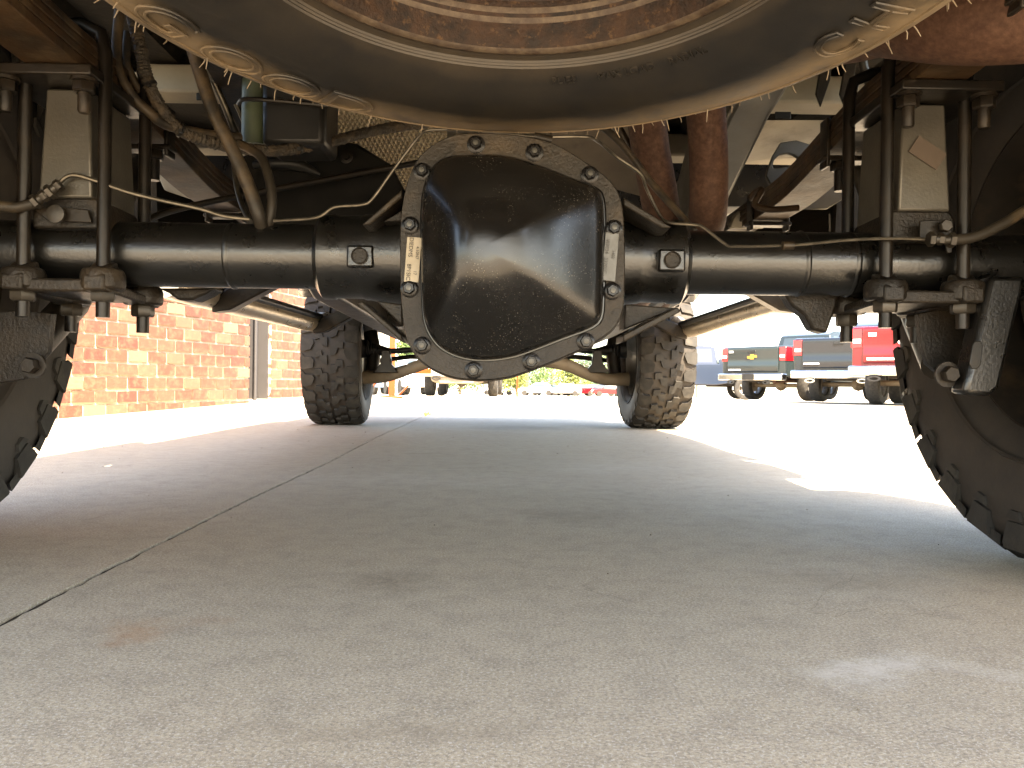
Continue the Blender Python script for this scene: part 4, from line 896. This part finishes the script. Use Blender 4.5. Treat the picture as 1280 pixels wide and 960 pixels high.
# ------------------------------------------------------------------ parked vehicles
def vehicle(name, label, cat, loc, rz, paintm, group=None, red_side=False, badges=(), z=None, full=True, length=5.7):
    v = empty(name, (0, 0, 0))
    def pt(nm, mb, mat, parent=None, bevel=0.0, sm=35):
        me = mb.mesh(nm, sm); me.materials.append(M[mat]); o = bpy.data.objects.new(nm, me); COL.objects.link(o); o.parent = parent or v
        if bevel: b = o.modifiers.new('bevel', 'BEVEL'); b.width = bevel; b.segments = 2; b.limit_method = 'ANGLE'; b.angle_limit = R(35)
        return o
    L = length; ra, fa = 1.2, L-.95; rw = .40
    def arch(c, n=8): return [(c - .5*math.cos(math.pi*i/n), .58 + .36*math.sin(math.pi*i/n)) for i in range(n+1)]
    prof = [(0.06, .62)] + arch(ra) + [(2.2, .5), (fa-.6, .5)] + arch(fa) + [(L-.08, .55), (L, .75), (L-.02, 1.05), (L-.5, 1.16), (L-1.7, 1.22), (2.12, 1.22), (2.12, 1.40), (.04, 1.40), (.0, 1.36), (.0, .66)]
    t = MB(); t.prism([(-.98, y, zz) for y, zz in prof], (1.96, 0, 0)); pt('body', t, paintm, bevel=.06, sm=30)
    cab = [(2.16, 1.2), (2.24, 1.78), (2.5, 1.88), (3.5, 1.88), (3.75, 1.80), (L-1.6, 1.2)]
    t = MB(); vv = [(sx*(.93 if zz < 1.3 else .76), y, zz) for sx in (-1, 1) for y, zz in cab]; n = len(cab)
    t.add(vv, [tuple(range(n)), tuple(range(2*n-1, n-1, -1))] + [(i, i+n, (i+1) % n + n, (i+1) % n) for i in range(n)]); pt('cab', t, paintm, bevel=.03, sm=30)
    t = MB(); t.add([(-.70, 2.17, 1.30), (.70, 2.17, 1.30), (.62, 2.222, 1.72), (-.62, 2.222, 1.72)], [(0, 1, 2, 3)]); pt('rear_window', t, 'glass')
    for sx in (-1, 1):
        for y0, y1 in ((2.34, 2.95), (3.02, 3.62)):
            t = MB(); t.add([(sx*.905, y0, 1.29), (sx*.905, y1+.25*(y1 > 3.5), 1.29), (sx*.79, y1, 1.74), (sx*.79, y0+.03, 1.74)], [(0, 1, 2, 3)]); pt('side_window', t, 'glass')
        t = MB(); t.box((sx*1.06, 3.75, 1.28), (.18, .10, .22)); pt('mirror', t, 'dark_plastic', bevel=.03)
        t = MB(); t.prism([(sx*.80, -.012, 1.02), (sx*.985, -.012, 1.02), (sx*.985, -.012, 1.36), (sx*.80, -.012, 1.36)], (0, .06, 0)); t.prism([(sx*.986, -.01, 1.02), (sx*.986, .30, 1.02), (sx*.986, .24, 1.36), (sx*.986, -.01, 1.36)], (sx*.012, 0, 0)); tl = pt('tail_light', t, 'tail_red', bevel=.01)
        t = MB(); t.box((sx*.89, -.016, 1.14), (.13, .012, .07)); pt('reverse_lens', t, 'white_trim', tl)
        t = MB(); t.box((sx*.5, L-.01, .93), (.5, .06, .2)); pt('headlight', t, 'white_trim', bevel=.02)
    tp = [(.02, .74), (-.020, .745), (-.034, .80), (-.040, .92), (-.030, .97), (-.033, 1.10), (-.040, 1.24), (-.050, 1.33), (-.045, 1.375), (-.02, 1.39), (.02, 1.39)]
    t = MB(); t.prism([(-.78, y, zz) for y, zz in tp], (1.56, 0, 0)); tg = pt('tailgate', t, paintm, bevel=.012, sm=60)
    t = MB(); t.box((0, -.048, 1.27), (.22, .02, .06)); pt('tailgate_handle', t, 'dark_plastic', tg, bevel=.01)
    t = MB(); t.prism([(-1.0, -.17, .52), (-.3, -.20, .52), (.3, -.20, .52), (1.0, -.17, .52), (1.0, .05, .52), (-1.0, .05, .52)], (0, 0, .18)); bp = pt('rear_bumper', t, 'chrome', bevel=.03)
    t = MB(); t.box((0, -.212, .61), (.34, .02, .16)); pt('number_plate', t, 'paint_blue' if 'black' in label else 'dark_plastic', bp)
    for sx in (-1, 1):
        t = MB(); t.ring([(sx*.55 + .09*math.cos(a)*1.3, -.2, .47+.05*math.sin(a)) for a in [2*math.pi*i/12 for i in range(12)]], [(sx*.55 + .055*math.cos(a)*1.3, -.2, .47+.025*math.sin(a)) for a in [2*math.pi*i/12 for i in range(12)]], (0, .03, 0)); pt('tow_hook', t, 'chrome' if 'black' in label else 'dark_plastic', bp)
    t = MB(); t.box((0, L/2, .55), (.9, L-.8, .14)); t.box((0, ra, .62), (1.0, .9, .12)); pt('chassis', t, 'dark_steel')
    t = MB(); t.tube([(-.8, ra, rw), (.8, ra, rw)], .055, 12); t.lathe([(.03, -.16), (.12, -.08), (.15, 0), (.12, .08), (.03, .16)], (0, ra, rw), (1, 0, 0), 16); pt('axle', t, 'tan_dust')
    t = MB(); t.tube([(.35, 2.4, .48), (.35, 1.7, .48), (.55, .9, .55), (.62, .3, .50), (.66, -.02, .48)], .045, 10); pt('exhaust_pipe', t, 'rust')
    for y in (ra, fa):
        for sx in (-1, 1):
            wh = bpy.data.objects.new('wheel', None); COL.objects.link(wh); wh.parent = v; wh.location = (sx*.86, y, rw)
            t = MB(); t.lathe([(.235, -.10), (.26, -.125), (.34, -.13), (.385, -.115), (.40, -.08), (.40, .08), (.385, .115), (.34, .13), (.26, .125), (.235, .10)], (0, 0, 0), (1, 0, 0), 36, caps=False); pt('tyre', t, 'rubber', wh)
            t = MB(); t.lathe([(.24, .105), (.225, .09), (.215, .0), (.225, -.09), (.24, -.105)], (0, 0, 0), (1, 0, 0), 30, caps=False); t.lathe([(.06, .07*sx), (.05, .09*sx), (.0, .09*sx)], (0, 0, 0), (1, 0, 0), 16, caps=False)
            for k in range(6):
                a = k*math.pi/3; q = Matrix.Rotation(a, 3, 'X'); t.box(q @ Vector((.07*sx, 0, .13)), (.03, .07, .19), q)
            pt('rim', t, 'alloy', wh)
            t = MB(); t.lathe([(.0, -.01*sx), (.17, -.01*sx), (.17, .01*sx), (.0, .01*sx)], (0, 0, 0), (1, 0, 0), 24, caps=False); pt('brake_drum', t, 'tan_dust', wh)
    if 'tan' in label:
        t = MB(); t.prism([(-.68, -.1, .40), (-.5, -.12, .34), (.5, -.12, .34), (.68, -.1, .40), (.72, -.1, .56), (-.72, -.1, .56)], (0, .3, 0)); pt('bumper_valance', t, 'tan_dust', bp, bevel=.04)
    for nm, fn, mat in badges: pt(nm, fn(), mat, tg)
    v.location = (loc[0], loc[1], gz(loc[0], loc[1]) if z is None else z); v.rotation_euler = (0, 0, rz)
    tag(v, label, cat, group); return v
def bowtie():
    t = MB(); y = -.038
    t.prism([(x*1.0, y, 1.13+z) for x, z in ((-.14, -.045), (-.055, -.045), (-.055, -.065), (.055, -.065), (.055, -.02), (.15, -.02), (.13, .045), (.055, .045), (.055, .065), (-.055, .065), (-.055, .02), (-.15, .02))], (0, -.012, 0)); return t
def bar(x, z, w_, h_):
    def f(): t = MB(); t.box((x, -.047, z), (w_, .012, h_)); return t
    return f
def letters(txt, x, z, size):
    def f():
        me = text_outline(txt, size, .006); t = MB()
        t.add([(x + v.co.x, -.048 - v.co.z, z + v.co.y) for v in me.vertices], [tuple(p.vertices) for p in me.polygons]); return t
    return f
def heading(dx, dy): return math.atan2(-dx, dy)
G = 'pickups parked in an angled row'
vehicle('parked_pickup', 'grey green pickup with gold emblem on its tailgate, right of the front wheel', 'pickup truck', (6.22, 21.5), heading(.80, .60), 'paint_teal', G, badges=(('emblem', bowtie, 'gold'), ('badge', bar(-.66, 1.27, .13, .05), 'white_trim'), ('badge', bar(-.55, .80, .38, .03), 'white_trim')))
vehicle('parked_pickup', 'black pickup with chrome bumper and tow hooks between grey green and red pickups', 'pickup truck', (6.95, 17.7), heading(.66, .75), 'paint_black', G, badges=(('badge', bar(.55, .92, .34, .05), 'white_trim'), ('badge', bar(-.58, .84, .34, .03), 'white_trim')))
vehicle('parked_pickup', 'red pickup with white badges on its tailgate, partly hidden by the right wheel', 'pickup truck', (6.85, 14.3), heading(.62, .78), 'paint_red', G, badges=(('badge', bar(-.62, 1.25, .13, .06), 'white_trim'), ('badge', bar(-.48, .82, .46, .04), 'white_trim'), ('badge_lettering', letters('GMC', -.02, 1.12, .17), 'white_trim')))
vehicle('parked_pickup', 'slate blue pickup seen side on, behind the grey green pickup', 'pickup truck', (9.3, 29.2), heading(-1, .12), 'paint_slate', G)
vehicle('parked_pickup', 'pale tan pickup far ahead, seen below the differential between two posts', 'pickup truck', (-1.40, 21.6), heading(0.02, 1), 'paint_tan', None)

def car(name, label, loc, rz, paintm):
    v = empty(name, (loc[0], loc[1], gz(*loc)), rz=rz)
    def pt(nm, mb, mat, bevel=0.0):
        me = mb.mesh(nm, 30); me.materials.append(M[mat]); o = bpy.data.objects.new(nm, me); COL.objects.link(o); o.parent = v
        if bevel: b = o.modifiers.new('bevel', 'BEVEL'); b.width = bevel; b.segments = 2; b.limit_method = 'ANGLE'
    t = MB(); t.prism([(-.88, y, z) for y, z in ((-2.2, .35), (-2.25, .7), (-2.1, .92), (-1.2, .98), (1.0, .95), (2.1, .78), (2.25, .55), (2.2, .3))], (1.76, 0, 0)); pt('body', t, paintm, .06)
    t = MB(); vv = [(sx*(.8 if z < 1.1 else .6), y, z) for sx in (-1, 1) for y, z in ((-1.7, .96), (-1.1, 1.44), (.2, 1.46), (1.0, .94))]; t.add(vv, [(0,1,2,3), (7,6,5,4), (0,4,5,1), (1,5,6,2), (2,6,7,3), (3,7,4,0)]); pt('cabin', t, paintm, .04)
    for sx in (-1, 1):
        t = MB(); t.add([(sx*.80, -1.4, 1.02), (sx*.80, .75, 1.02), (sx*.645, .15, 1.38), (sx*.645, -1.0, 1.38)], [(0,1,2,3)]); pt('side_window', t, 'glass')
        for y in (-1.4, 1.4): t = MB(); t.lathe([(.32, -.1), (.33, 0), (.32, .1)], (sx*.8, y, .33), (1, 0, 0), 20); pt('wheel', t, 'rubber')
    for y0, y1 in ((-1.66, -1.14), (.96, .24)): t = MB(); t.add([(-.68, y0*1.012, 1.02), (.68, y0*1.012, 1.02), (.52, y1*1.02, 1.39), (-.52, y1*1.02, 1.39)], [(0,1,2,3)]); pt('window', t, 'glass')
    tag(v, label, 'car', 'cars far across the lot'); return v
def at(px, d): return ((px-640)/1040*d, d)
car('parked_car', 'white car far away just right of the orange post', at(672, 96), R(80), 'paint_white')
car('parked_car', 'blue car in the distance behind the white car near the orange post', at(684, 112), R(70), 'paint_blue')
car('parked_car', 'silver car in the distant middle of the row below the trees', at(703, 100), R(95), 'paint_silver')
car('parked_car', 'red car in the distant row left of the right front wheel', at(722, 102), R(100), 'paint_red')
car('parked_car', 'white distant car just right of the distant red car', at(735, 108), R(86), 'paint_white')
car('parked_car', 'distant dark car between white car and right front wheel', at(750, 104), R(80), 'paint_slate')
car('parked_car', 'orange red distant car touching the right front tyre in view', at(763, 98), R(92), 'paint_red')
car('parked_car', 'white car low in the distance left of the orange post', at(623, 105), R(85), 'paint_white')
car('parked_car', 'white car behind the orange lift frame at left', at(517, 34), R(20), 'paint_white')
car('parked_car', 'pale blue car left of the orange lift post', at(474, 40), R(30), 'paint_blue')

# orange lift frame and post
lf = empty('lift_frame', (0, 0, 0)); bx_ = at(490, 15)
def lp(nm, mb, bevel=.01): return mb.build(nm, 'paint_orange', lf, bevel=bevel)
gzl = gz(*bx_)
t = MB(); t.box((bx_[0], bx_[1], gzl+1.0), (.11, .11, 2.0)); lp('post', t)
t = MB(); t.box((bx_[0]-.08, bx_[1], gzl+.035), (.62, .6, .07)); lp('base_plate', t)
t = MB(); t.tube([(bx_[0]-.5, bx_[1], gzl+.05), (bx_[0]-.02, bx_[1], gzl+.62)], .02, 8); lp('brace', t, 0)
t = MB(); t.tube([(bx_[0]+.1, bx_[1], gzl+.05), (bx_[0]+.30, bx_[1], gzl+.26)], .018, 8); lp('brace', t, 0)
t = MB(); t.box((bx_[0]+.33, bx_[1], gzl+.52), (.75, .08, .10)); lp('arm', t)
tag(lf, 'orange steel lift frame with upright post and arm, right of the left front wheel', 'lift')
px_ = at(646.5, 30); t = MB(); t.lathe([(.075, 0), (.075, .02), (.035, .025), (.035, 1.2)], (px_[0], px_[1], gz(*px_)), (0, 0, 1), 12); t.box((px_[0], px_[1], gz(*px_)+1.22), (.3, .05, .06))
tag(t.build('orange_post', 'paint_orange'), 'thin orange post in front of the green trees below the differential', 'post')
# utility pole
up_ = at(871, 120); z0 = gz(*up_); pole = MB(); pole.tube([(up_[0], up_[1], z0), (up_[0], up_[1], z0+9)], [.16, .11], 10)
pole = pole.build('utility_pole', 'tree_bark'); tag(pole, 'utility pole with crossarms against the sky above the slate blue pickup', 'utility pole')
for zz in (7.4, 6.5): t = MB(); t.box((up_[0], up_[1]-.2, z0+zz), (3.4 if zz > 7 else 2.4, .12, .14)); t.build('crossarm', 'tree_bark', pole)

# ------------------------------------------------------------------ trees
def tree(px, d, h, r, mat, label, seed):
    rg = random.Random(seed); x, y = at(px, d); z0 = gz(x, y)
    root = empty('tree', (x, y, z0)); tag(root, label, 'tree', 'trees across the lot')
    t = MB(); t.tube([(x, y, z0-.2), (x+rg.gauss(0, .1), y, z0+h*.3), (x+rg.gauss(0, .2), y, z0+h*.75)], [.03*h, .022*h, .006*h], 8)
    for k in range(7):
        a = rg.uniform(0, 6.28); b = z0+h*rg.uniform(.25, .6); t.tube([(x, y, b), (x+math.cos(a)*r*.5, y+math.sin(a)*r*.5, b+h*.16), (x+math.cos(a)*r*.85, y+math.sin(a)*r*.85, b+h*.22)], [.012*h, .008*h, .003*h], 6)
    t.build('trunk', 'tree_bark', root)
    t = MB(); cl_ = []
    for k in range(30):
        a = rg.uniform(0, 6.28); u = rg.uniform(0, 1)**.5; zz = rg.uniform(.14, .95); rad = r*u*math.sin(math.pi*min(1, zz*.8+.22))
        cl_.append((Vector((x+math.cos(a)*rad, y+math.sin(a)*rad, z0+h*zz)), r*rg.uniform(.22, .42)))
    for c, cr2 in cl_:
        for k in range(95):
            q = Vector((rg.gauss(0, 1), rg.gauss(0, 1), rg.gauss(0, .8))); q = c + q.normalized()*cr2*rg.uniform(.3, 1.05); s = rg.uniform(.10, .22)
            u = Vector((rg.gauss(0, 1), rg.gauss(0, 1), rg.gauss(0, 1))).normalized()*s; v = u.orthogonal().normalized()*s*.7
            t.add([q-u, q+v, q+u, q-v], [(0,1,2,3)])
    t.build('crown', mat, root, smooth=0)
for i, (px, d, h, r, mt, lb) in enumerate((
    (506, 95, 6.2, 2.6, 'leaf_a', 'green tree seen above the left control arm beside the orange lift'),
    (575, 120, 7.5, 4.2, 'leaf_a', 'green tree behind the tan pickup far ahead'),
    (628, 105, 6.5, 3.6, 'leaf_b', 'yellow green bushy tree left of the orange post'),
    (658, 112, 8.5, 4.2, 'leaf_a', 'tall mid green tree right behind the orange post'),
    (690, 130, 9.0, 4.6, 'leaf_c', 'dusky green tree behind the distant blue car'),
    (712, 115, 4.6, 2.9, 'leaf_b', 'low yellow green tree above the distant silver car'),
    (738, 138, 8.0, 4.8, 'leaf_c', 'blue green tree above the distant white cars'),
    (770, 140, 8.4, 4.8, 'leaf_a', 'green tree partly hidden by the right front wheel'))): tree(px, d, h, r, M and mt, lb, 40+i)
